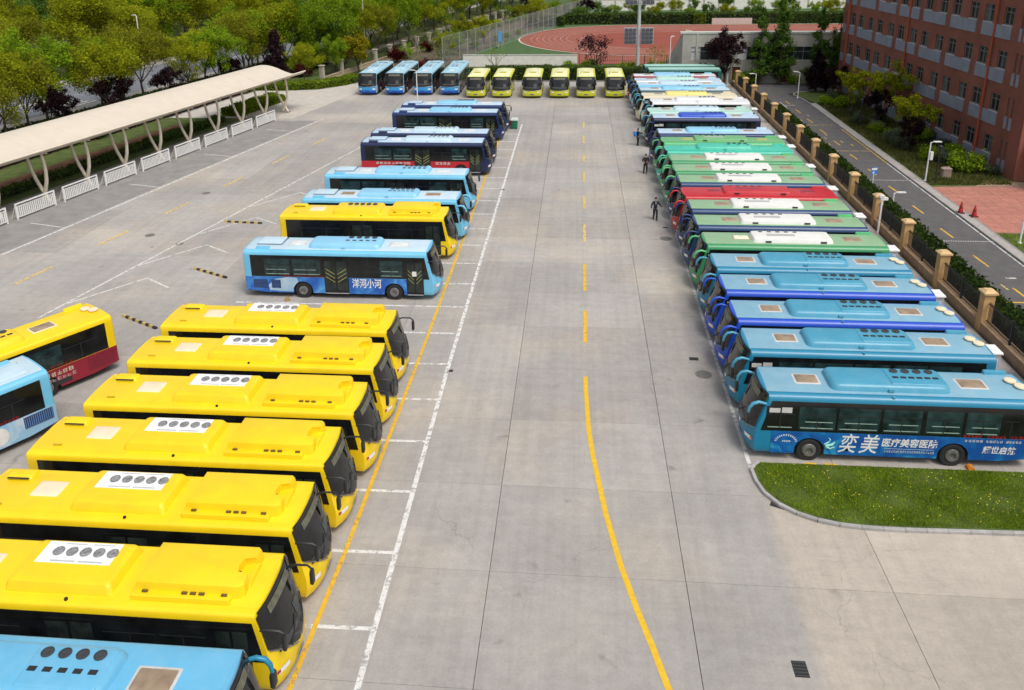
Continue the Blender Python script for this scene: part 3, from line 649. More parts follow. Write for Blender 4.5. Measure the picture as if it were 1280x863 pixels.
# --- right row
r1 = make_bus(S_R(skirt=ad_blue, detail=True, both=True)); pright(r1, 29.68, 'teal blue bus with white Chinese lettering, parked beside the grass island')
ITAL = .22
lettering(r1, '奕', .92, -3.40, .82, 1, WHITE, ITAL, .008, width=.76); lettering(r1, '美', .92, -4.22, .82, 1, WHITE, ITAL, .008, width=.76)
lettering(r1, '医疗美容医院', .40, -5.78, .97, 1, WHITE, .12, .008, width=2.15)
glyph_line(r1, -6.80, -4.85, .60, .11, 1, mat('print_pale', (.6,.68,.74), .5), 22, seed=21)
mb = MB(); mb.box(-6.75, -4.85, 1.268, 1.273, .715, .727); mb.build('print_rule', mat('print_pale', (.6,.68,.74), .5), r1)
lettering(r1, '耀世启航', .36, -9.2, .80, 1, WHITE, .12, .006, width=1.25)
glyph_line(r1, -9.3, -8.65, 1.22, .11, 1, WHITE, 5, seed=22); glyph_line(r1, -8.55, -7.85, 1.22, .11, 1, WHITE, 5, seed=23); glyph_line(r1, -10.0, -9.4, 1.22, .11, 1, WHITE, 5, seed=24)
for q, a in enumerate((-8.5, -9.4, -10.28)): glyph_line(r1, a, a+.75, 1.44, .13, 1, mat('print_redb', (.48,.012,.015), .5), 5, y=1.285, seed=30+q)
# arc of small lettering and two-colour badge behind the front wheel arch
mb = MB()
for k in range(13):
    a = R(15+150*k/12); cx, cz = -1.0+.42*math.cos(a), .82+.36*math.sin(a)
    t = Vector((-math.sin(a), 0, math.cos(a)))*.022; nn = Vector((math.cos(a), 0, math.sin(a)))*.045; c0 = Vector((cx, 1.274, cz))
    mb.add([c0-t-nn, c0+t-nn, c0+t+nn, c0-t+nn], [(0,1,2,3)])
for k in range(5): mb.box(-.86-.07*k-.045, -.86-.07*k, 1.272, 1.275, .86, .93)
mb.build('arc_lettering', mat('print_pale', (.6,.68,.74), .5), r1)
bm_ = MB(); bm_.lathe((-2.68, 1.264, .92), [(.02,0),(.02,.012)], 10, 'y')
sw = MB(); sw.tube([(-2.72,1.272,.68),(-2.60,1.272,.70),(-2.55,1.272,.82),(-2.68,1.272,.92),(-2.74,1.272,1.03),(-2.66,1.272,1.11)], [.045,.06,.05,.03,.025,.02], 6)
sw.tube([(-2.60,1.272,.76),(-2.80,1.272,.80),(-2.92,1.272,.92)], [.05,.06,.02], 6); sw.tube([(-2.55,1.272,.66),(-2.75,1.272,.62),(-2.93,1.272,.70)], [.02,.03,.02], 6)
sw.build('swan_emblem', mat('print_aqua', (.32,.70,.62), .5), r1)
r2_ = make_bus(S_R()); pright(r2_, 33.31, 'teal blue bus, next to the lettered one in the right row')
KR = style(paint=royal, skirt=royal, mirror=royal, bar=teal_ac)
r3 = make_bus(S_R(**KR)); pright(r3, 36.39, 'royal blue rimmed bus with pale teal roof, nearer of the royal blue pair')
pright(copy_tree(r3), 39.70, 'royal blue rimmed bus with pale teal roof, farther of the royal blue pair')
pright(copy_tree(r2_), 42.77, 'teal blue bus between the royal blue bus and the green buses')
r2_['label'] = 'teal blue bus between the lettered bus and the royal blue pair'
for o in (r2_, r3): pass
g6 = make_bus(S_G(hatch1=mat('hatch_cream', (.78,.76,.58), .5))); pright(g6, 46.30, 'green bus with white roof unit and cream front hatch')
BLUE_RIM = dict(paint=paint('slate_rim', (.018,.055,.16)), skirt=slate, mirror=navy2, bar=grn2)
g7 = make_bus(S_G(**BLUE_RIM)); pright(g7, 49.63, 'pale green roofed bus with dark blue side, next to the cream hatched green bus', 7.45)
pright(copy_tree(g7), 52.85, 'pale green roofed bus with dark blue side, on the camera side of the red bus', 7.48)
red = make_bus(S_G(paint=redp, roof=redp, ac=redp, skirt=redp, mirror=redp, bar=redp, hatch=maroon, hframe=redp, grille=maroon)); pright(red, 55.8, 'red bus standing out among the green ones', 7.4)
pright(copy_tree(g7), 59.01, 'pale green roofed bus with dark blue side, directly beyond the red bus', 7.45)
g11 = make_bus(S_G()); pright(g11, 62.05, 'pale green bus with white roof unit, second beyond the red bus', 7.42)
pright(copy_tree(g11), 65.1, 'pale green bus with white roof unit, third beyond the red bus', 7.45)
tq = make_bus(S_R(paint=turq, roof=turq, ac=turq, skirt=turq, mirror=turq, bar=turq, caps=False, fans=(4,.28,3), hatch=turq, hframe=turq)); pright(tq, 68.3, 'bright turquoise bus with turquoise roof unit, all one colour', 7.4)
g14 = make_bus(S_G(paint=grn2, roof=grn_bright, ac=grn_bright, hatch=mat('hatch_olive', (.35,.42,.12), .5))); pright(g14, 71.3, 'grass green bus with green roof unit, between the turquoise and the lavender roofed bus', 7.4)
r15 = make_bus(S_R(paint=navy2, roof=pale_bl, ac=lb_roof2, skirt=royal, mirror=navy2, bar=pale_bl, caps=False)); pright(r15, 74.6, 'bus with lavender white roof and blue end, beyond the grass green bus', 7.3)
r16 = make_bus(S_R(paint=navy, roof=pale_bl, ac=royal, skirt=navy, mirror=navy2, bar=pale_bl, caps=False, both=True)); pright(r16, 81.2, 'navy bus with dark side in view and royal blue roof unit', 7.35)
r17 = make_bus(S_R(paint=mint, roof=mint, ac=lb_roof, skirt=grn2, mirror=teal_ac, bar=mint, caps=False, fans=(3,.28,3))); pright(r17, 84.35, 'mint roofed bus beyond the dark sided navy bus', 7.2)
r18 = make_bus(S_R(paint=white, roof=white, ac=white, skirt=white, mirror=teal_ac, bar=white, caps=False, both=True, pillar=.9)); pright(r18, 89.5, 'white coach with cream curtained windows', 7.9)
for k in range(5):
    mb = MB(); mb.box(-2.6-1.6*k, -1.5-1.6*k, 1.268, 1.282, 1.75, 2.45); mb.build('curtain', mat('curtain_beige', (.50,.46,.38), .8), r18)
r19 = make_bus(S_R(paint=cream, roof=cream, ac=lemon, skirt=cream, mirror=teal_ac, bar=cream, caps=False)); pright(r19, 92.9, 'cream bus with lemon yellow roof unit', 7.2)
r20 = make_bus(S_R(paint=grey_dk, roof=lb_roof, ac=lb_roof2, skirt=grey_dk, mirror=teal_ac, bar=lb_roof, caps=False)); pright(r20, 96.3, 'pale blue roofed bus with dark teal side, beyond the lemon topped bus', 7.1)
r21 = make_bus(S_R(paint=lb_edge, roof=lb_roof, ac=lb_roof, skirt=lb_edge, mirror=navy2, bar=lb_roof, caps=False)); pright(r21, 99.9, 'light blue bus, third from the far end of the right row', 7.1)
r22 = make_bus(S_R(paint=white, roof=pale_bl, ac=mint, skirt=white, mirror=slate, bar=pale_bl, caps=False)); pright(r22, 103.0, 'lavender roofed bus with mint roof unit, second from the far end of the right row', 7.05)
r23 = make_bus(S_R(paint=maroon, roof=white, ac=lb_roof2, skirt=redp, mirror=navy2, bar=lb_roof2, caps=False)); pright(r23, 106.3, 'white roofed bus with dark red rim, last of the right row', 7.0)
for y, x, lb_ in ((111.6, 9.3, 'dark green bus with pale roof, nearer of the two side-on behind the right row'), (114.6, 9.0, 'dark green bus with pale roof, farther of the two by the grey hall')):
    b_ = first_or_copy(BC, 'DG', lambda: make_bus(S_L(L=9.6, paint=dgreen, roof=pgreen, ac=pgreen, skirt=dgreen, vis=-1, top='N', wins=[], axles=(-2.1,-6.6), doors=[])))
    place(b_, x, y+1.25, math.pi, lb_, GBK)
# --- back row, noses towards the camera
ords = ('leftmost', 'second from the left', 'third from the left', 'rightmost')
for k, x in enumerate((-28.2, -24.5, -20.65, -17.0)):
    b_ = first_or_copy(BC, 'BB', lambda: make_bus(S_L(L=11.0, paint=bb_roof, face=bb, roof=bb_roof, ac=bb_roof, skirt=paint('dark_maroon', (.055,.012,.02)), lower=royal, fans=(4,.28,5), plate=(.5,.35,.02), ws=dict(zside=1.30, zmid=1.2, ztop=2.97, w=1.21), fandark=False, curv=(.30,.22), rad=.16)))
    place(b_, x, 109.3, -math.pi/2, 'blue bus facing out from the back row, %s of its four' % ords[k], GBK)
ords = ('first beside the blue buses', 'second from the blue buses', 'third from the blue buses', 'third from the right end', 'second from the right end', 'rightmost beside the right row')
for k, x in enumerate((-13.3, -9.9, -5.9, -2.35, 1.1, 4.85)):
    b_ = first_or_copy(BC, 'YG', lambda: make_bus(S_L(L=7.3, paint=yg, roof=yg_roof, ac=yg_roof, skirt=yg, lower=yg, top='B', wins=[(-2.9,-1.5,'g'),(-4.5,-3.1,'g')], axles=(-1.5,-5.3), doors=[(-1.32,-.32)], plate=(.6,.45,.05), grille=mat('ochre', (.5,.33,.02), .6), hatch=yg_roof, mirror=BLKPL, curv=(.30,.22), rad=.2, ws=dict(zside=1.25, zmid=1.12, ztop=2.96, w=1.2))))
    place(b_, x, 107.4, -math.pi/2, 'small yellow green bus in the back row, %s' % ords[k], GBK)
for o in [o for o in col.objects if o.get('group') == GBK and 'small' in o['label']]: o.scale = (1, .98, .93)

# ------------------------------------------------------------------ ground and lot
S12 = .2145                                    # the left strip, canopy and street run 12 degrees off the lot axis
def strip(off, y): return off+S12*(y-60)       # x of a line parallel to the street
mb = MB(); mb.add([(-900,-200,-.14),(900,-200,-.14),(900,1500,-.14),(-900,1500,-.14)], [(0,1,2,3)]); tag(mb.build('ground', GROUND), kind='structure')
mb = MB(); mb.add([(-52,2,-.05),(21.4,2,-.05),(21.4,121.5,-.05),(-52,121.5,-.05)], [(0,1,2,3)])
lot = tag(mb.build('parking_lot', JOINT), kind='structure')
xs = [-50, -42.4, -35.8, -29.2, -22.55, -15.95, -9.35, -2.75, 3.8, 10.45, 17.05, 21.3]
ys = [8.75+4.63*k for k in range(25)]
slabs = {}
G_ = .014
for i in range(len(xs)-1):
    wdt = xs[i+1]-xs[i]
    for j in range(len(ys)-1):
        cx, cy = (xs[i]+xs[i+1])/2, (ys[j]+ys[j+1])/2
        if cx < strip(-44.5, cy)-3 and not (cy > 93 and cx > -47): continue
        G_ = .010 if -4 < xs[i] < 8 or -4 < xs[i+1] < 8 else .004
        key = (round(wdt, 2), G_)
        if key not in slabs:
            a, b = wdt/2-G_, 4.63/2-.006
            m_ = MB(); m_.loft([[(sx*(a-e), sy*(b-e), z) for sx, sy in ((1,1),(-1,1),(-1,-1),(1,-1))] for z, e in ((-.06,0),(-.006,0),(0,.008))]); slabs[key] = m_.mesh('concrete_slab', CONC)
        link('concrete_slab', slabs[key], lot, (cx, cy, 0))
ZL = {'stall_line': .0035, 'centre_dash': .008, 'lane_line': .006}
def line(pts, w_, m, name='lane_line', z=None, par=None):
    if z is None: z = ZL.get(name, .007)+(.004 if m in (YEL_LINE, YEL_FAINT) else 0)
    mb = MB(); mb.ribbon(pts, w_, z); return mb.build(name, m, par or lot)
def dense(a, b, n=2): return [(a[0]+(b[0]-a[0])*k/n, a[1]+(b[1]-a[1])*k/n) for k in range(n+1)]
line([(-6.05,17.0),(-6.24,36),(-6.2,91.5)], .19, WHITE_LINE)
line([(-8.05,15),(-7.9,23),(-7.85,40),(-7.95,60),(-8.1,88)], .16, YEL_LINE)
for k in range(21):
    y = 19.9+3.345*k; line([(-20 if 38 < y < 44 else -9.5, y-.03), (-6.15, y+.03)], .15, WHITE_LINE if k < 9 else WHITE_FAINT, 'stall_line')
cv = [(.57,35.85),(.585,34.5),(.63,33.0),(.69,31.2),(.82,29.6),(.98,28.2),(1.24,25.95),(1.69,23.2),(2.10,21.35),(2.48,19.88),(2.82,18.4),(3.5,15.9)]
line(cv, .2, mat('yellow_fresh', (.72,.44,.02), .6, .12, 6), 'curved_lane_line')
for a, b, m in ((39.35,43.3,YEL_LINE),(46.0,50.3,YEL_LINE),(54.4,58,YEL_FAINT),(61.7,65,YEL_FAINT),(68.9,72.2,YEL_FAINT),(75.8,78.0,YEL_FAINT),(83,86.5,YEL_FAINT),(90,93,YEL_FAINT)):
    line([(.58+.003*(a-39), a),(.58+.003*(b-39), b)], .2, m, 'centre_dash')
line([(7.12,28.5),(7.13,60),(7.1,80)], .16, WHITE_FAINT)
# left strip markings
DRIVE = mat('drive_strip', (.25,.241,.23), .92, .16, .8, dirt=.6, dirtc=(.33,.31,.285), bump=.2)
mb = MB(); mb.add([(strip(-43.0,8),8,.002),(strip(-37.5,8),8,.002),(strip(-37.5,93),93,.002),(strip(-43.0,93),93,.002)], [(0,1,2,3)]); mb.build('drive_strip', DRIVE, lot)
line([(strip(-37.2,35),35),(strip(-37.2,94),94)], .17, WHITE_LINE); line([(strip(-26.4,40.5),40.5),(strip(-26.4,84),84)], .16, WHITE_FAINT)
for a in (46.5, 53.5, 60.5, 68, 75.5, 83): line([(strip(-31.9, a-1.5), a-1.5),(strip(-31.9, a+1.5), a+1.5)], .22, YEL_FAINT, 'centre_dash')
for y in (55.5, 66, 76.5, 87.5): line([(strip(-40.6,y), y+.9),(strip(-37.3,y), y)], .12, WHITE_FAINT, 'stall_line')
for k, y in enumerate((31.0, 36.5, 42.5, 48.5, 54.5, 61)):       # angled stalls of the strip
    x = strip(-26.3, y); line([(x, y), (x+2.9, y+4.0)], .13, WHITE_FAINT, 'stall_line'); line([(x+2.9, y+4.0), (x+5.0, y+2.6)], .13, WHITE_FAINT, 'stall_line')
line([(-21.4,30.8),(-19.9,31.9)], .13, WHITE_FAINT, 'stall_line'); line([(-22.6,32.6),(-20.6,30.3)], .13, WHITE_FAINT, 'stall_line')

# manholes, grates
def disc(x, y, r, label, m=mat('iron', (.16,.15,.14), .7, .2, 8)):
    mb = MB(); mb.lathe((0,0,.002), [(r,0),(r,.006),(r*.86,.007),(r*.85,.003),(r*.2,.003),(r*.19,.008),(.001,.008)], 22); o = mb.build('manhole_cover', m, None, 40, (x, y, 0)); tag(o, label, 'manhole cover', 'manhole covers in the lot')
disc(6.29, 36.4, .40, 'round manhole cover on the concrete before the teal blue buses'); disc(6.3, 55.3, .42, 'round manhole cover before the red bus end of the row')
disc(-30.9, 54.2, .36, 'larger round manhole cover on the left strip'); disc(-27.9, 52.6, .28, 'small dark manhole cover by the first wheel stop'); disc(-31.2, 64.5, .36, 'manhole cover far up the left strip')
def grate(x, y, sx, sy, label, rz=0):
    root = empty('drain_grate', (x, y, 0), rz, label, 'drain grate', 'drain grates in the lot')
    mb = MB(); mb.box(-sx/2, sx/2, -sy/2, sy/2, .001, .004); mb.build('pit', BLACK, root)
    for k in range(5):
        mb = MB(); q = -sy/2+sy*(k+.5)/5; mb.box(-sx/2, sx/2, q-sy*.028, q+sy*.028, .004, .010); mb.build('grate_bar', mat('iron_dark', (.055,.055,.055), .6), root)
grate(6.70, 19.4, .42, .58, 'dark square drain grate alone on the near right concrete'); grate(6.02, 37.95, .45, .32, 'dark drain grate beside the royal blue buses')
grate(7.68, 26.75, .55, .26, 'drain grate beside the curved kerb of the grass island', R(-25)); grate(6.5, 57.6, .34, .22, 'small drain grate beside the walking man')
grate(-6.1, 36.0, .30, .22, 'small drain grate on the white line of the left row'); grate(-6.2, 66.5, .35, .3, 'small drain grate on the far white line by the navy buses')

# grass island with kerb stones
ISL = [(7.20,29.15),(7.18,28.4),(7.32,27.6),(7.62,27.0),(8.1,26.48),(8.8,26.08),(9.9,25.78),(11.5,25.72),(20.8,25.95),(20.8,29.35),(7.5,29.3)]
isl = MB(); isl.poly(ISL, 0, .10); island = tag(isl.build('grass_island', GRASSG), kind='structure')
def arclen(pts):
    out = [0]
    for a, b in zip(pts, pts[1:]): out.append(out[-1]+math.dist(a, b))
    return out
def along(pts, s):
    al = arclen(pts)
    for k in range(len(pts)-1):
        if s <= al[k+1] or k == len(pts)-2:
            t = (s-al[k])/(al[k+1]-al[k]); a, b = pts[k], pts[k+1]
            return (a[0]+(b[0]-a[0])*t, a[1]+(b[1]-a[1])*t), math.atan2(b[1]-a[1], b[0]-a[0])
def kerb_run(pts, step, parent, w_=.15, z=.13, z0=-.06):
    tot = arclen(pts)[-1]; n = max(1, round(tot/step)); st = tot/n; me = None
    for k in range(n):
        (x0, y0), a0 = along(pts, k*st+.006); (x1, y1), a1 = along(pts, (k+1)*st-.006)
        ln = math.dist((x0,y0),(x1,y1))
        if me is None:
            m_ = MB(); m_.loft([[(sx, sy*w_/2-(0 if zz < z else math.copysign(.02, sy)), zz) for sx, sy in ((-.5,-1),(.5,-1),(.5,1),(-.5,1))] for zz in (z0, z-.03, z)]); me = m_.mesh('kerb_stone', KERB)
        o = link('kerb_stone', me, parent, ((x0+x1)/2, (y0+y1)/2, 0), (0, 0, math.atan2(y1-y0, x1-x0))); o.scale = (ln, 1, 1)
kerb_run([(7.5,29.38),(7.12,29.2),(7.1,28.4),(7.25,27.55),(7.57,26.93),(8.06,26.4),(8.78,26.0),(9.9,25.7),(11.5,25.63),(20.8,25.87)], .75, island)
line([(18.6,25.2),(18.6,25.75)], .18, YEL_LINE, 'lane_line')

def in_poly(px, py, poly):
    inside = np.zeros(len(px), bool); n = len(poly)
    for i in range(n):
        x0, y0 = poly[i]; x1, y1 = poly[(i+1) % n]
        c = ((y0 > py) != (y1 > py)) & (px < (x1-x0)*(py-y0)/((y1-y0) or 1e-9)+x0); inside ^= c
    return inside
def blades(name, poly, n, h, wd, z, m, seed, hvar=.5, clump=0):
    rs = np.random.RandomState(seed); P_ = np.array(poly); lo, hi = P_.min(0), P_.max(0)
    x = rs.uniform(lo[0], hi[0], n*2); y = rs.uniform(lo[1], hi[1], n*2); k = in_poly(x, y, poly); x, y = x[k][:n], y[k][:n]; n = len(x)
    hh = h*(1-hvar+2*hvar*rs.rand(n))
    if clump: hh *= .55+.9*(.5+.5*np.sin(x*1.7+seed)*np.cos(y*2.3))
    a = rs.uniform(0, 2*np.pi, n); lx, ly = np.cos(a)*wd, np.sin(a)*wd; b = rs.uniform(0, 2*np.pi, n); bx, by = np.cos(b)*hh*.7, np.sin(b)*hh*.7
    v = np.stack([np.stack([x-lx, y-ly, np.full(n, z)], 1), np.stack([x+lx, y+ly, np.full(n, z)], 1), np.stack([x+bx, y+by, z+hh], 1)], 1).reshape(-1, 3)
    return mesh_np(name, v, 3, m)
def mesh_np(name, v, k, m):
    n = len(v)//k; me = bpy.data.meshes.new(name); me.vertices.add(len(v)); me.vertices.foreach_set('co', v.astype(np.float32).ravel())
    me.loops.add(n*k); me.loops.foreach_set('vertex_index', np.arange(n*k, dtype=np.int32)); me.polygons.add(n)
    me.polygons.foreach_set('loop_start', np.arange(0, n*k, k, dtype=np.int32)); me.materials.append(m); me.update(); me.validate(); return me
LG = leafmat('grass_blade', (.11,.20,.012), (.34,.45,.035), .0)
LG2 = leafmat('grass_dry', (.06,.085,.015), (.20,.19,.07), .0)
link('grass', blades('grass', [(x+.08 if x < 9 else x, y+.08 if y < 28 else y-.05) for x, y in ISL], 60000,   .065, .018, .09, LG, 3, clump=1)).__setitem__('kind', 'stuff')
rs = np.random.RandomState(5); fl = MB()
for k in range(280):
    x, y = rs.uniform(7.6, 18.5), rs.uniform(26.0, 29.2)
    if not in_poly(np.array([x]), np.array([y]), ISL)[0]: continue
    if rs.rand() > .55+.45*math.sin(x*1.3)*math.sin(y*2.1+1): continue
    r_ = rs.uniform(.012, .028); z = .17+rs.rand()*.05; fl.add([(x-r_,y,z),(x,y-r_,z),(x+r_,y,z+.01),(x,y+r_,z+.01)], [(0,1,2,3)])
tag(fl.build('wild_flowers', mat('dandelion', (.75,.62,.03), .7)), kind='stuff')

# wheel stops and chocks
def wheel_stop(x, y, rz, label, ln=3.1):
    root = empty('wheel_stop', (x, y, 0), R(rz), label, 'wheel stop', 'striped wheel stops on the left strip'); n = 10
    for k in range(n):
        mb = MB(); a = -ln/2+ln*k/n+.004; b = -ln/2+ln*(k+1)/n-.004
        mb.loft([[(a, -.09, 0), (b, -.09, 0), (b, .09, 0), (a, .09, 0)], [(a, -.055, .12), (b, -.055, .12), (b, .055, .12), (a, .055, .12)]])
        mb.build('block', mat('stop_black', (.03,.03,.03), .7) if k % 2 else mat('stop_yellow', (.50,.36,.12), .75), root)
wheel_stop(-25.1, 57.2, -5, 'yellow and black wheel stop, farthest of the three beside the strip line'); wheel_stop(-23.4, 47.45, -27, 'yellow and black wheel stop, middle one left of the lettered light blue bus')
wheel_stop(-24.4, 40.3, -28, 'yellow and black wheel stop, nearest the angled yellow bus')
def chock(x, y, rz, label, m):
    mb = MB(); mb.loft([[(-.16,-.13,0),(.16,-.13,0),(.16,.13,0),(-.16,.13,0)], [(-.12,-.12,.12),(.10,-.12,.12),(.10,.12,.12),(-.12,.12,.12)], [(-.05,-.11,.17),(.04,-.11,.17),(.04,.11,.17),(-.05,.11,.17)]])
    o = mb.build('wheel_chock', m, None, 30, (x, y, 0), (0, 0, R(rz))); tag(o, label, 'wheel chock')
chock(15.75, 29.55, 0, 'orange chock behind the rear wheel of the lettered teal bus', mat('chock_orange', (.62,.20,.02), .6)); chock(-17.0, 43.7, 20, 'ochre chock by the rear wheel of the lettered light blue bus', mat('ochre_chock', (.38,.25,.08), .7))
for q in (9.3, 10.1): line([(q, 29.48),(q+.5, 29.48)], .1, YEL_LINE, 'lane_line')

# ------------------------------------------------------------------ right boundary: low wall, pillars, railings, hedge
TAN = mat('tan_stone', (.53,.33,.14), .8, .15, 2.5, dirt=.25, dirtc=(.28,.17,.08)); TAN2 = mat('tan_cap', (.62,.42,.21), .8, .1, 3)
WALLB = mat('wall_base', (.36,.24,.14), .85, .15, 2, dirt=.3, dirtc=(.25,.19,.13)); IRON = mat('black_iron', (.012,.012,.014), .5)
fence = empty('boundary_fence', (21.7, 8, 0), 0, 'black railing fence with tan stone pillars on a low wall along the right side', 'fence')
FY0, FY1 = 8, 118
mb = MB(); mb.box(-.22, .22, 0, FY1-FY0, -.1, .50); mb.box(-.26, .26, 0, FY1-FY0, .50, .56, 0); mb.build('base_wall', WALLB, fence)
pm = MB(); pm.box(-.27,.27,-.27,.27,-.1,2.15); pm2 = MB(); pm2.box(-.36,.36,-.36,.36,2.15,2.25); pm2.loft([[(x*k, y*k, z) for x, y in ((-.33,-.33),(.33,-.33),(.33,.33),(-.33,.33))] for z, k in ((2.25,1),(2.36,.55))])
pm_me, cap_me = pm.mesh('pillar', TAN), pm2.mesh('pillar_cap', TAN2)
pys = [8.4+5.62*k for k in range(20)]
bars = {}
for k, y in enumerate(pys):
    o = link('pillar', pm_me, fence, (0, y-FY0, 0)); link('pillar_cap', cap_me, o)
    if k == len(pys)-1: break
    if not bars:
        m_ = MB()
        for q in range(44): yy = .35+q*.1135; m_.box(-.012,.012,yy-.011,yy+.011,.56,1.78)
        bars['b'] = m_.mesh('railing_bars', IRON); m_ = MB()
        for zz in (.66, 1.62): m_.box(-.02,.02,.27,5.35,zz,zz+.045)
        bars['r'] = m_.mesh('rail', IRON); m_ = MB(); m_.box(-.045,.045,2.76,2.85,.5,1.9); bars['p'] = m_.mesh('post', IRON)
    tag(link('railing_bars', bars['b'], fence, (0, y-FY0, 0)), kind='stuff'); link('rail', bars['r'], fence, (0, y-FY0, 0)); link('post', bars['p'], fence, (0, y-FY0, 0))

def leafcloud(cents, rads, n, size, rs, flat=.9, tri=False):
    """n leaf quads scattered over a set of blobs, denser on the shell"""
    cents = np.array(cents, float); rads = np.array(rads, float)
    if rads.ndim == 1: rads = np.stack([rads]*3, 1)
    wts = rads.prod(1)**(2/3); idx = rs.choice(len(cents), n, p=wts/wts.sum())
    d = rs.normal(size=(n, 3)); d /= np.linalg.norm(d, axis=1)[:, None]; rr = np.abs(rs.normal(.72, .30, n))
    c = cents[idx]+d*rads[idx]*rr[:, None]
    nrm = d*.6+rs.normal(size=(n, 3))*.6+np.array([0, 0, .5]); nrm /= np.linalg.norm(nrm, axis=1)[:, None]
    t = np.cross(nrm, rs.normal(size=(n, 3))); t /= np.linalg.norm(t, axis=1)[:, None]; b = np.cross(nrm, t)
    s = size*rs.uniform(.6, 1.4, n)[:, None]
    return np.stack([c-t*s, c-b*s*.6, c+t*s, c+b*s*.6], 1).reshape(-1, 3)
def leafbox(name, x0, x1, y0, y1, z0, z1, n, size, m, seed, bump=.12):
    rs = np.random.RandomState(seed); f = rs.choice(3, n, p=[.25, .3, .45]); u = rs.rand(n, 3)
    c = np.empty((n, 3)); ext = np.array([[x0, x1], [y0, y1], [z0, z1]])
    for a in range(3): c[:, a] = ext[a, 0]+(ext[a, 1]-ext[a, 0])*u[:, a]
    side = rs.rand(n) < .5
    c[f == 0, 0] = np.where(side[f == 0], x0, x1); c[f == 1, 1] = np.where(side[f == 1], y0, y1); c[f == 2, 2] = z1
    wob = np.sin(c[:, 0]*1.9+seed)*np.cos(c[:, 1]*1.7+seed*2)*bump
    c += rs.normal(size=(n, 3))*bump*.6; c[:, 2] += wob*(c[:, 2] > (z0+z1)/2)
    nrm = rs.normal(size=(n, 3))+np.array([0, 0, .6]); nrm /= np.linalg.norm(nrm, axis=1)[:, None]
    t = np.cross(nrm, rs.normal(size=(n, 3))); t /= np.linalg.norm(t, axis=1)[:, None]; b = np.cross(nrm, t); s = size*rs.uniform(.6, 1.4, n)[:, None]
    return mesh_np(name, np.stack([c-t*s, c-b*s*.6, c+t*s, c+b*s*.6], 1).reshape(-1, 3), 4, m)
LH = leafmat('leaf_hedge', (.018,.042,.010), (.075,.12,.026), .15); LHY = leafmat('leaf_hedge_light', (.10,.16,.012), (.26,.34,.03), .15)
LHR = leafmat('leaf_hedge_red', (.05,.012,.012), (.12,.035,.025), .15)
def hedge(x0, x1, y0, y1, h, label, m=LH, n=None, rz=0, org=(0, 0), size=.11, seed=1, z=-.1):
    root = empty('hedge', (org[0], org[1], z), rz, label, 'hedge')
    n = n or int(((x1-x0)*(y1-y0)+(x1-x0+y1-y0)*2*h)*55); n = min(n, 26000)
    mb = MB(); mb.box(x0+.14, x1-.14, y0+.14, y1-.14, 0, h-.14); mb.build('hedge_core', mat('hedge_core', (.012,.016,.008), .95), root)
    o = link('foliage', leafbox('foliage', x0, x1, y0, y1, 0, h, n, size, m, seed), root); tag(o, kind='stuff'); return root
hedge(22.3, 23.75, 10, 98, 1.05, 'long dark green hedge between the pillared fence and the road', LH, 30000, seed=2, size=.13)

# ------------------------------------------------------------------ campus road on the right
mb = MB(); mb.add([(24.2,0,-.02),(28.45,0,-.02),(28.45,104,-.02),(27.4,110.2,-.02),(24.2,110.2,-.02)], [(0,1,2,3,4)]); mb.add([(20,110.2,-.02),(27.4,110.2,-.02),(28.6,111.6,-.02),(31,112.4,-.02),(60,113,-.02),(60,118.6,-.02),(14,118.6,-.02),(14,113,-.02)], [(0,1,2,3,4,5,6,7)])
road = tag(mb.build('road', ASPH), kind='structure')
def rline(pts, w_, m, name): return line(pts, w_, m, name, -.014, road)
for k in range(13):
    y = 40.7+5.25*k; rline([(26.1, y), (26.0, y+1.95)], .13, YEL_LINE, 'centre_dash')
for y in (55.8, 70.6):
    mb = MB()
    for q in range(24): x = 24.7+q*.16; mb.box(x, x+.085, y-.05, y+.05, -.016, -.004)
    tag(mb.build('rumble_studs', mat('stud_white', (.62,.62,.6), .7), road), kind='stuff')
rline([(24.5,45.8),(25.9,45.8)], .14, YEL_LINE, 'stop_line'); rline([(24.4,80.6),(28.2,80.6)], .12, YEL_FAINT, 'stop_line')
rline([(24.5,92),(27.9,92)], .12, YEL_FAINT, 'stop_line')
for k, (x, y) in enumerate(((25.2,83),(26.7,84),(25.5,85.5),(27.3,82.6),(26.0,87),(25.2,94),(26.6,96.5),(25.6,47.6),(25.9,43.6))): rline([(x, y),(x-.05, y+.8)], .11, YEL_FAINT, 'road_arrow')
rline([(24.6,103),(26.6,103)], .14, WHITE_FAINT, 'stop_line'); rline([(25.2,101.5),(25.2,105)], .12, WHITE_FAINT, 'road_arrow'); rline([(26.3,49.4),(26.9,49.4)], .16, WHITE_FAINT, 'road_arrow')
rline([(28.32,76),(28.32,90)], .10, YEL_LINE, 'edge_line'); rline([(28.3,0),(28.3,76)], .10, WHITE_FAINT, 'edge_line')
kerb_run([(28.55,18),(28.55,104.0),(28.3,107.5),(27.9,109.6),(28.2,110.9),(29.2,111.7),(31,112.5),(36,112.9)], 1.25, road, .16, .10, -.12)
mb = MB(); mb.add([(28.63,18,.06),(29.2,18,.06),(29.2,104,.06),(28.63,104,.06)], [(0,1,2,3)]); fp = tag(mb.build('pavement', PAVE), kind='structure')
kerb_run([(29.25,18),(29.25,104)], 1.25, fp, .10, .09, -.12)
mb = MB(); mb.add([(29.3,10,.05),(80,10,.05),(80,112.5,.05),(31.5,112.5,.05),(29.3,111.6,.05),(28.4,110.6,.05),(28.5,107.5,.05),(29.25,104,.05)], [tuple(range(8))]); bank = tag(mb.build('grass_bank', GRASSG), kind='structure')
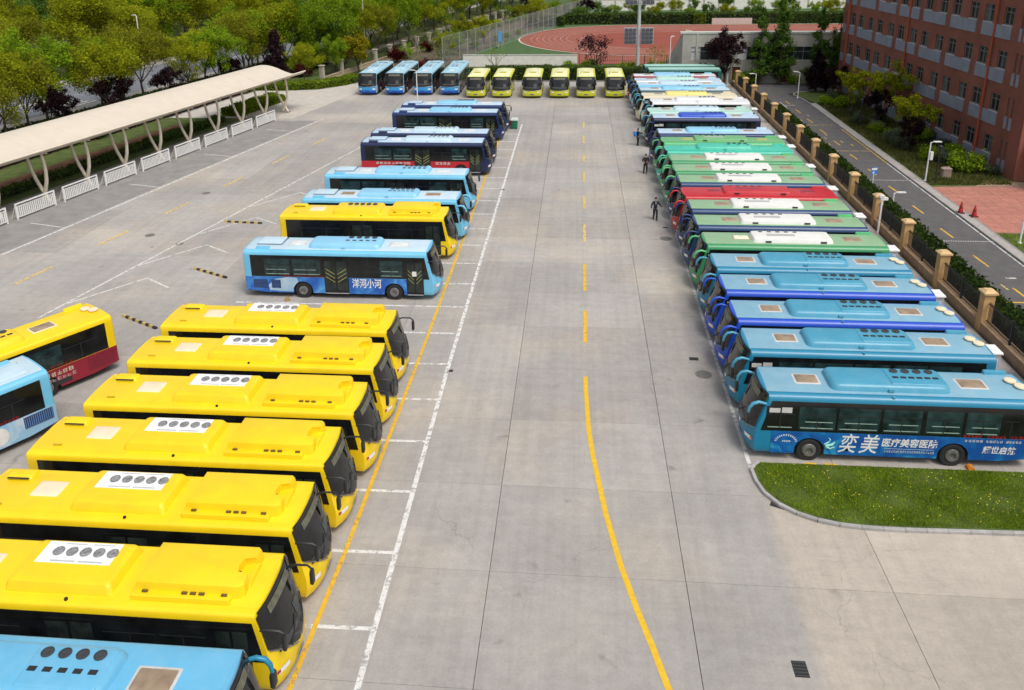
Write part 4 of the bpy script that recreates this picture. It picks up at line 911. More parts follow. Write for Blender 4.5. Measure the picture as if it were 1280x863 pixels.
# plaza of red paving slabs
plz = MB(); PLZ = [(29.3,57.4),(41,57.0),(41,66.5),(36.5,69.2),(33,68.9),(29.3,68.5)]; plz.poly(PLZ, -.05, .062); plaza = tag(plz.build('plaza', mat('plaza_joint', (.30,.16,.13), .95)), kind='structure')
tm = MB(); tm.box(-.485,.485,-.485,.485,0,.012); tme = tm.mesh('paving_slab', PLAZA)
for i in range(12):
    for j in range(12):
        x, y = 29.82+i, 57.95+j*1.0
        if in_poly(np.array([x+.49, x-.49, x+.49, x-.49]), np.array([y+.49, y+.49, y-.49, y-.49]), PLZ).all(): link('paving_slab', tme, plaza, (x, y, .06))
def cone(x, y, label):
    root = empty('traffic_cone', (x, y, .075), 0, label, 'traffic cone', 'red traffic cones at the plaza edge')
    mb = MB(); mb.box(-.24,.24,-.24,.24,0,.05); mb.build('cone_base', BLKPL, root)
    mb = MB(); mb.lathe((0,0,.05), [(.19,0),(.05,.80),(.03,.82)], 14); mb.build('cone_body', mat('cone_red', (.36,.012,.012), .5), root, 40)
    mb = MB(); mb.lathe((0,0,.05), [(.135,.33),(.108,.50)], 14, cap=False); mb.build('cone_band', mat('cone_dark', (.20,.02,.02), .4), root, 40)
cone(28.75, 61.75, 'dark red traffic cone, left of the two at the plaza edge'); cone(29.35, 60.9, 'dark red traffic cone, right of the two at the plaza edge')
# sandy verge beside the building corner
mb = MB(); mb.poly([(33,68.95),(36.5,69.25),(41,66.6),(60,64),(60,70.2),(36.9,70.2),(34.5,70.6)], -.05, .058); tag(mb.build('verge', mat('sandy', (.33,.26,.15), .95, .3, 1.5)), kind='structure')
link('grass', blades('grass', [(29.4,69),(36,69.3),(35.5,80),(34.6,112),(29.4,104)], 30000, .20, .05, .05, LG2, 7, clump=1)).__setitem__('kind', 'stuff')
link('grass', blades('grass', [(29.4,40),(44,40),(44,57),(29.4,57.2)], 16000, .12, .03, .05, LG, 8, clump=1)).__setitem__('kind', 'stuff')

# charging cabinets behind the right row
def cabinet(x, y, label):
    root = empty('charging_cabinet', (x, y, 0), 0, label, 'charging cabinet', 'white charging cabinets behind the right row')
    mb = MB(); mb.box(-.33,.33,-.40,.40,0,.12); mb.build('plinth', KERB, root)
    mb = MB(); mb.box(-.30,.30,-.37,.37,.12,1.52); mb.build('cabinet_body', GREYP, root)
    mb = MB(); mb.loft([[(sx*a, sy*b, z) for sx, sy in ((1,1),(-1,1),(-1,-1),(1,-1))] for a, b, z in ((.36,.43,1.52),(.36,.43,1.60),(.30,.36,1.66))]); mb.build('cabinet_lid', WHITE, root)
    mb = MB(); mb.box(-.18,.18,-.385,-.37,.75,1.30); d = mb.build('cabinet_door', mat('lavender_panel', (.55,.55,.68), .5), root)
    mb = MB(); mb.box(-.12,.06,-.392,-.385,1.05,1.22); mb.build('display', BLACK, d)
for y, n_ in ((36.8,'behind the teal blue bus beside the lettered one'), (43.2,'behind the royal blue rimmed buses'), (50.0,'behind the cream hatched green bus'), (56.3,'behind the pale green bus nearest the red one'), (62.8,'behind the pale green bus directly beyond the red one'), (69.2,'behind the turquoise bus'), (79.6,'behind the gap before the navy sided bus'), (76,'behind the lavender roofed bus'), (93,'behind the lemon topped bus')):
    cabinet(19.55, y, 'white topped charging cabinet '+n_)

# ------------------------------------------------------------------ brick building on the right
BRICK = bpy.data.materials.new('red_brick'); BRICK.use_nodes = True
_n = BRICK.node_tree; _b = _n.nodes['Principled BSDF']; _b.inputs['Roughness'].default_value = .9; _b.inputs['Specular IOR Level'].default_value = .2
_g = _n.nodes.new('ShaderNodeNewGeometry'); _nz = _n.nodes.new('ShaderNodeTexNoise'); _nz.inputs['Scale'].default_value = .5; _nz.inputs['Detail'].default_value = 7
_n.links.new(_g.outputs['Position'], _nz.inputs['Vector'])
_tc = _n.nodes.new('ShaderNodeTexCoord'); _sp = _n.nodes.new('ShaderNodeSeparateXYZ'); _n.links.new(_tc.outputs['Object'], _sp.inputs[0])
_ad = _n.nodes.new('ShaderNodeMath'); _ad.operation = 'ADD'; _n.links.new(_sp.outputs[0], _ad.inputs[0]); _n.links.new(_sp.outputs[1], _ad.inputs[1])
_cb = _n.nodes.new('ShaderNodeCombineXYZ'); _n.links.new(_ad.outputs[0], _cb.inputs[0]); _n.links.new(_sp.outputs[2], _cb.inputs[1])
_br = _n.nodes.new('ShaderNodeTexBrick'); _br.inputs['Scale'].default_value = 1; _br.inputs['Brick Width'].default_value = .25; _br.inputs['Row Height'].default_value = .075; _br.inputs['Mortar Size'].default_value = .008
_br.inputs['Color1'].default_value = (.275,.092,.064,1); _br.inputs['Color2'].default_value = (.225,.074,.053,1); _br.inputs['Mortar'].default_value = (.22,.12,.09,1)
_n.links.new(_cb.outputs[0], _br.inputs['Vector'])
_mr = _n.nodes.new('ShaderNodeMapRange'); _mr.inputs[1].default_value = .3; _mr.inputs[2].default_value = .7; _mr.inputs[3].default_value = .85; _mr.inputs[4].default_value = 1.15; _n.links.new(_nz.outputs[0], _mr.inputs[0])
_vm = _n.nodes.new('ShaderNodeVectorMath'); _vm.operation = 'SCALE'; _n.links.new(_br.outputs[0], _vm.inputs[0]); _n.links.new(_mr.outputs[0], _vm.inputs['Scale']); _n.links.new(_vm.outputs[0], _b.inputs['Base Color'])
PANEL = mat('blue_grey_panel', (.23,.25,.31), .7, .1, 1.0, dirt=.2, dirtc=(.18,.18,.20)); PIPE = mat('rust_pipe', (.42,.075,.02), .6, .15, 3); SILL = mat('pale_sill', (.52,.52,.53), .7)
WINP = glassmat('window_pane', (.02,.028,.028), .15, .6, .6, .3); DARKIN = mat('window_curtain', (.10,.11,.11), .8, .5, .7)
bld = empty('brick_building', (36.56, 70.4, 0), 0.0482, 'long red brick school building with blue grey panels under paired windows', 'building')
# local y runs along the facade, local -x faces the road
LEN, FLOORS, FH = 43.6, 5, 3.68
wins = []
for k in range(7):
    o = 4.1+5.88*k; wins += [(o, o+1.45, 1.42, 2.92, 1), (o+3.22, o+4.70, 1.42, 2.92, 1)]
slits = [(1.75, 2.05), (2.45, 2.78), (42.3, 42.6), (42.9, 43.2)]
wins = [q for q in wins if q[1] < 42]
def facade(opens, u0, u1, zt):
    us = sorted(set([u0, u1]+[q for o in opens for q in o[:2]])); zs = sorted(set([-.2, zt]+[q for o in opens for q in o[2:4]]))
    mb = MB(); T = .22
    for i in range(len(us)-1):
        for j in range(len(zs)-1):
            um, zm = (us[i]+us[i+1])/2, (zs[j]+zs[j+1])/2
            if any(o[0] < um < o[1] and o[2] < zm < o[3] for o in opens): continue
            mb.add([(0,us[i+1],zs[j]),(0,us[i],zs[j]),(0,us[i],zs[j+1]),(0,us[i+1],zs[j+1])], [(0,1,2,3)])
    for a, b, c, d in opens:
        mb.add([(0,a,c),(0,b,c),(0,b,d),(0,a,d),(T,a,c),(T,b,c),(T,b,d),(T,a,d)], [(0,1,5,4),(3,7,6,2),(0,4,7,3),(1,2,6,5)])
    return mb
opens = []
for f in range(FLOORS):
    z0 = FH*f
    for a, b, c, d, _ in wins: opens.append((a, b, c+z0, d+z0))
    for a, b in slits: opens.append((a, b, 1.40+z0, 2.95+z0))
ZTOP = FH*FLOORS+1.2
fm = facade(opens, 0, LEN, ZTOP); fm.add([(0,0,-.2),(16,0,-.2),(16,0,ZTOP),(0,0,ZTOP)], [(0,1,2,3)]); fm.add([(0,LEN,-.2),(16,LEN,-.2),(16,LEN,ZTOP),(0,LEN,ZTOP)], [(3,2,1,0)]); fm.add([(16,0,-.2),(16,LEN,-.2),(16,LEN,ZTOP),(16,0,ZTOP)], [(0,1,2,3)])
fm.build('wall', BRICK, bld)
mb = MB(); mb.box(.05, 15.95, .05, LEN-.05, ZTOP-.3, ZTOP-.1); mb.build('roof', GREYP, bld)
cache = {}
def winpart(a, b, c, d):
    k = (round(b-a, 2), round(d-c, 2))
    if k not in cache:
        w_, h_ = b-a, d-c; f = MB()
        for q in ((0,w_,0,.06),(0,w_,h_-.06,h_),(0,.05,.06,h_-.06),(w_-.05,w_,.06,h_-.06)) + (((w_/2-.03,w_/2+.03,.06,h_-.06),(.05,w_-.05,h_*.68,h_*.68+.05)) if w_ > .6 else ()): f.box(.10,.16,q[0],q[1],q[2],q[3])
        p_ = MB(); p_.box(.165,.185,0,w_,0,h_); s_ = MB(); s_.box(-.06,.1,-.06,w_+.06,-.07,-.003)
        cu = MB(); cu.box(.155,.164,.06,w_*.45,.06,h_-.06)
        cache[k] = (f.mesh('window', mat('window_frame_grey', (.20,.205,.21), .5)), p_.mesh('pane', WINP), s_.mesh('sill', SILL), cu.mesh('curtain', DARKIN))
    F, P_, S_, C_ = cache[k]; o = link('window', F, bld, (0, a, c)); link('pane', P_, o)
    if b-a > .6:
        link('sill', S_, o)
        if random.random() < .3: q = link('curtain', C_, o); q.location = (0, random.choice((0, (b-a)*.5)), 0)
random.seed(4)
for o in opens: winpart(*o)
pmesh = {}
for f in range(FLOORS):
    z0 = FH*f
    groups = {}
    for k in range(7):
        o = 4.1+5.88*k; a = o-.06; b = min(o+4.76, LEN-2.2)
        w_ = round(b-a, 2); zb = .24 if f else .05
        if (w_, zb) not in pmesh:
            m_ = MB(); m_.box(-.09, .0, 0, w_, zb, 1.345); m_.box(-.10,-.085,.02,w_-.02,zb+.5,zb+.53)
            for q in (.25,.5,.75): m_.box(-.10,-.085,w_*q-.012,w_*q+.012,zb+.02,1.33)
            pmesh[(w_, zb)] = m_.mesh('spandrel_panel', PANEL)
        if b-a > 1: link('spandrel_panel', pmesh[(w_, zb)], bld, (0, a, z0))
    for a, b in slits:
        w_ = round(b-a, 2)
        if ('s', w_) not in pmesh: m_ = MB(); m_.box(-.07,0,-.03,w_+.03,.3,1.35); pmesh[('s', w_)] = m_.mesh('spandrel_panel', PANEL)
        link('spandrel_panel', pmesh[('s', w_)], bld, (0, a, z0))
for u in (6.55, 23.7, 41.1):
    mb = MB(); mb.cyl((-.17, u, 0), .085, ZTOP, 'z', 8); mb.build('drain_pipe', PIPE, bld)
mb = MB(); mb.box(-.35, 0, 2.9, LEN, -.2, .04); mb.build('plinth', mat('plinth_pink', (.50,.38,.35), .8, .15, 3), bld)
mb = MB(); mb.box(-.12,16.1,-.12,LEN+.12,ZTOP,ZTOP+.35); mb.build('parapet', BRICK, bld)
# porch on the end wall
mb = MB(); mb.box(.6,9,-4.2,-.01,3.2,3.6); mb.build('porch_roof', BRICK, bld); mb = MB(); mb.box(.6,1.2,-4.2,-3.6,-.2,3.2); mb.build('porch_pillar', BRICK, bld); mb = MB(); mb.box(2,6,-.06,-.005,0,2.9); mb.build('entrance_door', mat('door_dark_red', (.09,.012,.012), .5), bld)
for f in range(FLOORS):
    for a in (2.0, 5.5, 9.5, 13):
        if f == 0: continue
        m_ = MB(); m_.box(a, a+1.3, -.03, -.004, FH*f+1.3, FH*f+2.9); w__ = m_.build('window', mat('window_frame_grey', (.2,.2,.2), .5), bld); m_ = MB(); m_.box(a+.07, a+1.23, -.036, -.028, FH*f+1.37, FH*f+2.83); m_.build('pane', WINP, w__)

# ------------------------------------------------------------------ grey grandstand hall at the back
HALL = mat('hall_render', (.41,.395,.355), .9, .14, .5, dirt=.35, dirtc=(.22,.21,.19)); CONC2 = mat('hall_cap', (.48,.50,.46), .85)
hall = empty('grandstand_hall', (14.6, 119.3, 0), R(-1), 'low grey rendered grandstand hall with dark strip windows and dark red doors', 'building')
HL = 46; ho = [(1.2, 6.5, 3.2, 5.0), (7.6, 21.6, 3.2, 5.0), (22.4, 33, 3.2, 5.0), (34, 44, 3.2, 5.0), (6.9, 8.1, .02, 2.2), (10.6, 11.5, 1.0, 2.1), (13.6, 14.9, .02, 2.3), (20.6, 21.8, .02, 2.2), (25.5, 26.9, .02, 3.0)]
def facade_y(opens, u0, u1, zt):
    m_ = facade(opens, u0, u1, zt); m_.v = [(v[1], v[0], v[2]) for v in m_.v]; m_.f = [f[::-1] for f in m_.f]; return m_
hm_ = facade_y(ho, 0, HL, 6.8); hm_.add([(0,0,-.2),(-1.4,6,-.2),(-1.4,16,-.2),(0,16,-.2),(0,0,6.8),(0,1.2,6.8),(-.4,16,1.2),(0,16,1.2)], [(0,4,5,6,2,1)])
hm_.box(-.35, HL, 1.3, 15.9, -.2, 1.0); hm_.build('wall', HALL, hall)
mb = MB(); mb.box(-.35, HL, -.08, 1.2, 6.8, 7.02); mb.build('coping', CONC2, hall)
for k in range(9):
    mb = MB(); mb.box(-.1, HL, 1.2+1.6*k, 2.8+1.6*k, 1.0, 6.3-.62*k); mb.build('seating_step', mat('step_green', (.22,.30,.16), .85), hall)
for a, b, c, d in ho:
    if d == 5.0:
        n = max(2, round((b-a)/1.3)); m_ = MB()
        for q in range(n+1): x = a+(b-a)*q/n; m_.box(max(a, x-.04), min(b, x+.04), .10, .16, c, d)
        m_.box(a, b, .09, .15, c+1.1, c+1.16); wn = m_.build('window', mat('window_frame_grey', (.2,.2,.2), .5), hall)
        for q in range(n): m_ = MB(); m_.box(a+(b-a)*q/n, a+(b-a)*(q+1)/n, .165, .185, c, d); m_.build('pane', WINP if q else SILL, wn)
    elif d > 2.15:
        m_ = MB(); m_.box(a, b, .10, .17, c, d); dr = m_.build('door', mat('door_dark_red', (.09,.012,.012), .5) if d < 2.5 else BLACK, hall); m_ = MB(); m_.box(b-.18, b-.12, .05, .1, 1.0, 1.15); m_.build('handle', CHROME, dr)
    else:
        m_ = MB(); m_.box(a, b, .10, .17, c, d); m_.build('window', WINP, hall)
for x in (2.0, 6.9, 21.95, 33.4):
    mb = MB(); mb.box(x-.12, x+.12, -.1, -.004, 0, 6.8); mb.build('pilaster', HALL, hall)
for x in (2.6, 3.3):
    mb = MB(); mb.cyl((x, -.05, 2.62), .18, .05, 'y', 12); mb.build('vent', BLACK, hall)

# ------------------------------------------------------------------ running track, wall, pitch
TRK = mat('track_red', (.28,.078,.048), .9, .12, .3, dirt=.3, dirtc=(.31,.12,.08)); TRK2 = mat('track_dark', (.26,.055,.034), .9, .1, .4)
TURF = mat('pitch_green', (.055,.115,.03), .95, .2, .6)
def stadium(cx, cy, r, ln, n=40):
    return [(cx+r*math.cos(R(270-180*k/n)), cy+r*math.sin(R(270-180*k/n))) for k in range(n+1)]+[(cx+ln, cy+r), (cx+ln, cy-r)]
def flat(name, pts, z, m, kind='structure', z0=None):
    mb = MB(); mb.poly(pts[::-1], z-.2 if z0 is None else z0, z); return tag(mb.build(name, m), kind=kind)
flat('sports_field', [(-34,270),(90,270),(90,137.2),(-19.4,137.2)], -.06, TURF)
trk = flat('running_track', stadium(13.2, 171.5, 25.2, 70), -.03, TRK); flat('track_infield', stadium(14.2, 169.5, 13.6, 66), -.015, TRK2)
flat('track_apron', [(-1,150),(-.5,137.3),(16,137.3),(30,146),(13,146)], -.04, TRK)
for r_ in (25.2, 13.7):
    pts = stadium(13.2 if r_ > 20 else 14.2, 171.5 if r_ > 20 else 169.5, r_, 68)[:-1]
    mb = MB(); mb.ribbon(pts, .35 if r_ > 20 else .12, .0); mb.build('track_kerb', mat('track_kerb_pale', (.55,.52,.47), .8), trk)
for r_ in (22.8, 21.6, 20.4, 19.2, 18, 16.8, 15.6):
    mb = MB(); mb.ribbon(stadium(13.2, 171.5, r_, 68)[:-1], .06, -.02); mb.build('lane_line', WHITE_FAINT, trk)
for x0, y0, x1, y1 in ((-17,141,-11.5,147.2),(-12.5,137.6,-11,147)): line([(x0,y0),(x1,y1)], .15, WHITE_LINE, 'pitch_line', -.05, trk)
WW = mat('whitewash', (.74,.715,.68), .85, .08, 1.2, dirt=.3, dirtc=(.52,.49,.44))
wl = empty('low_wall', (-18.7, 135.2, 0), R(-1.2), 'low whitewashed wall behind the back row of buses', 'wall'); mb = MB(); mb.box(0,18.6,-.12,.12,-.2,1.75); mb.build('wall_face', WW, wl); mb = MB(); mb.box(-.03,18.63,-.17,.17,1.75,1.83); mb.build('coping', CONC2, wl)
def meshfence(name, p0, p1, h, label, step=3.0, wires=.5, m=mat('mesh_grey', (.22,.24,.24), .6), z=-.1):
    root = empty(name, (p0[0], p0[1], z), math.atan2(p1[1]-p0[1], p1[0]-p0[0]), label, 'fence'); ln = math.dist(p0, p1); n = int(ln/step); pm_ = MB(); pm_.cyl((0,0,0), .05, h, 'z', 6); me = pm_.mesh('post', m)
    for k in range(n+1): link('post', me, root, (k*ln/n, 0, 0))
    w_ = MB(); q = 0
    while q < ln: w_.box(q-.012, q+.012, -.008, .008, .1, h-.05); q += wires
    for zz in (.08, h*.5, h-.06): w_.box(0, ln, -.02, .02, zz, zz+.03)
    tag(w_.build('wires', m, root), kind='stuff')
meshfence('mesh_fence', (-22.3,136.5), (4,225), 4.6, 'tall wire mesh fence along the edge of the running track', 3.4, .22, mat('mesh_pale', (.36,.38,.38), .6))
meshfence('iron_fence', (.2,134.8), (14.0,133.6), 2.0, 'low dark railing fence before the running track', 3.4, .3, IRON)
mb = MB(); mb.box(-.9,.9,-.04,.04,1.3,3.2); o = empty('notice_board', (-14.6,157,-.1), R(70), 'small blue notice board on the wire mesh fence', 'sign'); mb.build('board', mat('board_blue', (.10,.30,.55), .5), o)
for x in (-.7,.7): mb = MB(); mb.cyl((x,0,0), .05, 1.4); mb.build('post', GREYP, o)
gl = empty('football_goal', (20.5,160,-.0), R(90), 'pale yellow green football goal on the track infield left of the hall', 'goal'); gm = mat('goal_pale', (.62,.66,.36), .6)
for pts in ([(-3.6,0,0),(-3.6,0,2.4),(3.6,0,2.4),(3.6,0,0)], [(-3.6,0,2.4),(-3.6,-1.2,2.2),(-3.6,-2.2,0),(3.6,-2.2,0),(3.6,-1.2,2.2),(3.6,0,2.4)]): mb = MB(); mb.tube(pts, .07, 6); mb.build('goal_frame', gm, gl)
mb = MB()
for q in range(25): x = -3.6+.3*q; mb.box(x-.015, x+.015, -1.22, -1.2, 0, 2.2)
for q in range(8): mb.box(-3.6, 3.6, -1.22, -1.2, .05+.3*q, .075+.3*q)
tag(mb.build('goal_net', gm, gl), kind='stuff')
# floodlight mast
fl_ = empty('floodlight_mast', (9.1,128.7,-.1), 0, 'tall pale floodlight mast with square lamp panels', 'floodlight'); mb = MB(); mb.cyl((0,0,0), .30, 17, 'z', 12, r1=.2); mb.build('mast', mat('galvanised', (.50,.51,.52), .5, .08, 2), fl_, 40)
lampm = MB(); lampm.loft([[(x*k, y, z*k) for x, z in ((-.26,-.22),(.26,-.22),(.26,.22),(-.26,.22))] for y, k in ((.12,.6),(-.1,1))]); lamp_me = lampm.mesh('floodlight_lamp', mat('lamp_body', (.10,.10,.12), .3))
for z in (5.6, 11.4):
    for sx in (-1, 1):
        mb = MB(); mb.box(sx*1.25-.95, sx*1.25+.95, .0,.06,-1.25,1.25); pn = mb.build('lamp_panel', mat('panel_pale', (.48,.48,.50), .5), fl_, None, (0,-.35,z))
        for i in range(3):
            for j in range(4): link('floodlight_lamp', lamp_me, pn, (sx*1.25-.6+.6*i, -.1, -.9+.6*j))
    mb = MB(); mb.box(-2.2,2.2,-.29,-.2,z-.06,z+.06); mb.build('cross_arm', GREYP, fl_)
# beyond the track: hedges, street, pale wall, houses
LHM = leafmat('leaf_hedge_mid', (.045,.085,.02), (.14,.20,.05), .15)
hedge(-3, 88, 198.5, 201.5, 2.3, 'long hedge along the far side of the running track', LHM, 22000, seed=11, size=.28)
hedge(-12, -3.5, 194.5, 198, 2.0, 'rounded hedge at the far corner of the running track', LHM, 6000, seed=12, size=.28)
hedge(26.5, 29, 197.2, 198.2, 2.2, 'yellow green hedge block by the pink gate', LHY, 900, seed=13, size=.2)
mb = MB(); mb.box(0,9,0,.4,0,1.4); o = empty('pink_wall', (30.5,197.4,-.1), 0, 'short pale pink wall by the yellow green hedge', 'wall'); mb.build('wall_face', mat('pinkish', (.55,.42,.38), .85), o)
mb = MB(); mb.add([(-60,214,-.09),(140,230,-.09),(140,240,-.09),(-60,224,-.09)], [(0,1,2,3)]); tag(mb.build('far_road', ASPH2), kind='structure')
o = empty('far_wall', (6,234,-.1), R(3), 'long pale boundary wall beyond the far street', 'wall'); mb = MB(); mb.box(0,110,0,.3,0,2.6); mb.build('wall_face', WW, o)
for k in range(28): mb = MB(); mb.box(4*k-.2,4*k+.2,-.08,.38,0,2.9); mb.build('pier', HALL, o)
def house(x, y, w_, d, h, c, label, rz=0):
    root = empty('house', (x, y, -.1), rz, label, 'house'); fo = []; nf = max(1, int(h//3)); nx = int(w_//2.6)
    for f in range(nf):
        for k in range(nx): fo.append((.7+2.6*k, 2.1+2.6*k, 1+3*f, 2.4+3*f))
    m_ = facade_y(fo, 0, w_, h); m_.add([(0,0,0),(0,d,0),(0,d,h),(0,0,h)], [(3,2,1,0)]); m_.add([(w_,0,0),(w_,d,0),(w_,d,h),(w_,0,h)], [(0,1,2,3)]); m_.add([(0,d,0),(w_,d,0),(w_,d,h),(0,d,h)], [(3,2,1,0)])
    m_.build('wall', mat('house_'+label.split()[0]+str(int(c[0]*100)), c, .85, .1, .5), root)
    for a, b, cc, dd in fo: q = MB(); q.box(a, b, .15,.2, cc, dd); wn = q.build('window', WINP, root); q = MB(); q.box((a+b)/2-.04,(a+b)/2+.04,.08,.15,cc,dd); q.build('window_frame', SILL, wn)
    q = MB(); q.loft([[(-.3,-.3,h),(w_+.3,-.3,h),(w_+.3,d+.3,h),(-.3,d+.3,h)],[(1.5,d/2-.1,h+1.6),(w_-1.5,d/2-.1,h+1.6),(w_-1.5,d/2+.1,h+1.6),(1.5,d/2+.1,h+1.6)]]); q.build('roof', mat('roof_dull_red', (.30,.10,.07), .85), root)
house(24,248,16,9,6,(.62,.58,.50),'cream house beyond the far street, left of the conifers'); house(43,252,12,9,9,(.55,.40,.36),'pinkish house beyond the far street, behind the conifers'); house(60,246,15,9,6,(.60,.60,.60),'grey house beyond the far street, beside the brick building'); house(78,256,18,9,6,(.64,.60,.48),'yellowish house farthest right beyond the far street'); house(2,262,14,9,6,(.5,.46,.42),'brownish house beyond the street, left of the floodlight mast')

# ------------------------------------------------------------------ left strip: canopy, railings, beds, street
A12 = -math.atan(S12)
def sp(off, y): return (strip(off, y), y)
def band(name, o0, o1, y0, y1, z, m, z0=-.2):
    mb = MB(); mb.poly([sp(o0, y0), sp(o1, y0), sp(o1, y1), sp(o0, y1)], z0, z); return tag(mb.build(name, m), kind='structure')
fpv = band('walkway', -46.4, -43.2, 5, 95, .10, mat('walk_grey', (.27,.255,.24), .9, .15, 2))
kerb_run([sp(-43.12, 12), sp(-43.12, 95)], 1.5, fpv, .15, .12)
band('bed', -58, -46.4, 0, 94, .08, GRASSG); band('soil', -52.6, -50.6, 0, 90, .10, SOIL); band('path', -60.5, -58, 0, 240, .06, mat('path_pink', (.36,.29,.26), .9, .15, 1.5))
verge = band('verge', -70.5, -60.5, 0, 260, .04, GROUND); band('verge', -58, -50.3, 113, 260, .03, GRASSG)
band('lawn', -56, -41, 94, 118, .03, mat('entry_concrete', (.50,.46,.41), .9, .1, 1))
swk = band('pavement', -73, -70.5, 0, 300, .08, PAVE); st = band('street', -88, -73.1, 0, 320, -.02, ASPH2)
kerb_run([sp(-73.05, 60), sp(-73.05, 190)], 2.5, swk, .18, .12)
for k in range(9): line([sp(-74.2-.95*k, 101), sp(-74.2-.95*k, 105)], .45, WHITE_FAINT, 'zebra_stripe', -.012, st)
for k in range(14): line([sp(-80.5, 90+8*k), sp(-80.5, 94+8*k)], .15, WHITE_FAINT, 'centre_dash', -.012, st)
band('pavement', -92, -88.1, 0, 320, .06, PAVE)

CAN = mat('canopy_membrane', (.64,.565,.46), .6, .04, .8, dirt=.18, dirtc=(.62,.56,.47)); CANP = mat('canopy_steel', (.70,.62,.50), .5, .08, 2)
cnp = empty('canopy', (strip(-43.9,60), 60, 0), A12, 'long curved cream canopy roof on forked posts beside the white railings', 'canopy')
prof = [(1.75,4.78),(1.45,4.58),(1.0,4.42),(.4,4.34),(-.3,4.38),(-1.1,4.6),(-2.0,4.93),(-2.8,5.17),(-3.6,5.3),(-4.4,5.3),(-5.2,5.15),(-6.0,4.85),(-6.6,4.5)]
m_ = MB(); PW = 4.66
def offs(pr, t):
    out = []
    for i, q in enumerate(pr):
        a, b = pr[max(i-1,0)], pr[min(i+1,len(pr)-1)]; d = Vector((b[0]-a[0], b[1]-a[1])).normalized(); out.append((q[0]-(-d.y)*t*-1, q[1]-(d.x)*t*-1))
    return out
low = [(x, z-.13) for x, z in prof]
ring = lambda y: [(x, y, z) for x, z in prof]+[(x, y, z) for x, z in reversed(low)]
m_.loft([ring(0), ring(PW-.012)]); cpm = m_.mesh('roof_panel', CAN, 40)
m_ = MB(); m_.tube([(1.78, 0, 4.76), (1.78, PW, 4.76)], .085, 8); edm = m_.mesh('edge_beam', CANP, 50)
m_ = MB(); m_.tube([(x, 0, z-.2) for x, z in prof[2:]], .07, 6); rbm = m_.mesh('roof_rib', CANP, 50)
p1 = MB(); p1.tube([(-.34,0,0),(-.10,0,.45),(.18,0,1.0),(.44,0,1.75),(.55,0,2.6),(.50,0,3.4),(.38,0,4.22)], [.16,.16,.155,.15,.14,.13,.11], 8)
p2 = MB(); p2.tube([(.38,0,0),(.12,0,.5),(-.22,0,1.05),(-.62,0,1.8),(-.92,0,2.6),(-1.10,0,3.4),(-1.2,0,4.5)], [.15,.15,.145,.14,.13,.12,.10], 8)
pm1, pm2_ = p1.mesh('post_branch', CANP, 60), p2.mesh('post_branch', CANP, 60); bp_ = MB(); bp_.box(-.6,.6,-.3,.3,0,.06); bpm = bp_.mesh('base_plate', KERB)
y0 = -3.1-4.66*7
for k in range(16):
    yy = y0+4.66*k
    if k < 16: link('roof_panel', cpm, cnp, (0, yy-1.2 if False else yy, 0)); link('edge_beam', edm, cnp, (0, yy, 0))
    if k > 5: link('roof_rib', rbm, cnp, (0, yy, 0))
    if k > 5 and True:
        o = link('post', pm1, cnp, (0, yy, .1)); link('post_branch', pm2_, o); link('base_plate', bpm, o)
yy = y0+4.66*16; o = link('post', pm1, cnp, (0, yy-.2, .1)); link('post_branch', pm2_, o); link('base_plate', bpm, o); link('roof_rib', rbm, cnp, (0, yy, 0))
o = link('roof_panel', cpm, cnp, (0, yy, 0)); o.scale = (1, .5, 1); o = link('edge_beam', edm, cnp, (0, yy, 0)); o.scale = (1, .5, 1)
fr = MB(); fr.box(-.05,.05,-.05,.05,0,1.2); rp = fr.mesh('post', WHITE)
r_ = MB(); r_.box(-.05,.05,-1.77,1.77,1.2,1.29); rt_ = r_.mesh('top_rail', WHITE); r_ = MB(); r_.box(-.02,.02,-1.69,1.69,.16,.21); r_.box(-.02,.02,-1.69,1.69,1.02,1.06); rb_ = r_.mesh('rail', WHITE)
r_ = MB()
for q in range(20): yy = -1.6+q*.168; r_.box(-.016,.016,yy-.045,yy+.045,.21,1.02)
rbars = r_.mesh('bars', WHITE); r_ = MB(); r_.tube([(-.02,-1.72,1.2),(-.62,-1.72,0)], .025, 5); r_.tube([(-.02,1.72,1.2),(-.62,1.72,0)], .025, 5); rst = r_.mesh('stay', WHITE)
nm = ['cut by the left edge of the photo', 'in front of the nearest whole forked post', 'second whole panel from the left edge', 'third whole panel from the left edge', 'fourth whole panel from the left edge', 'fifth whole panel from the left edge', 'third panel from the far end', 'second panel from the far end', 'at the far end of the canopy']
for k, n_ in enumerate(nm):
    y = 54.3+4.6*k; root = empty('railing', (strip(-42.4, y), y, 0), A12, 'white barred railing '+n_, 'railing', 'white railings along the canopy')
    root.scale = (1, 1.09, 1); link('post', rp, root, (0, -1.72, 0)); link('post', rp, root, (0, 1.72, 0)); link('top_rail', rt_, root); link('rail', rb_, root); tag(link('bars', rbars, root), kind='stuff'); link('stay', rst, root)
hed = [(-48.4,-46.9,0,40,'dark clipped hedge under the near half of the canopy',LHM,.5),(-48.4,-46.9,41,53,'dark clipped hedge under the far half of the canopy',LHM,.5),(-49.4,-46.8,56,66,'clipped hedge end beside the far canopy posts',LHY,.85)]
for k, (x0, x1, a, b, l_, m, h) in enumerate(hed): hedge(x0+60, x1+60, a, b, h, l_, m, None, A12, (strip(-60, 50), 50), .12, 20+k, .05) if False else hedge(x0, x1, a-20, b-20, h, l_, m, 9000, A12, (strip(0,50)-0, 50), .12, 20+k, .05)
hedge(-57.2,-55.2,-20,60,.7,'dark red hedge along the pink path',LHR,8000,A12,(strip(0,50),50),.14,26,.05)
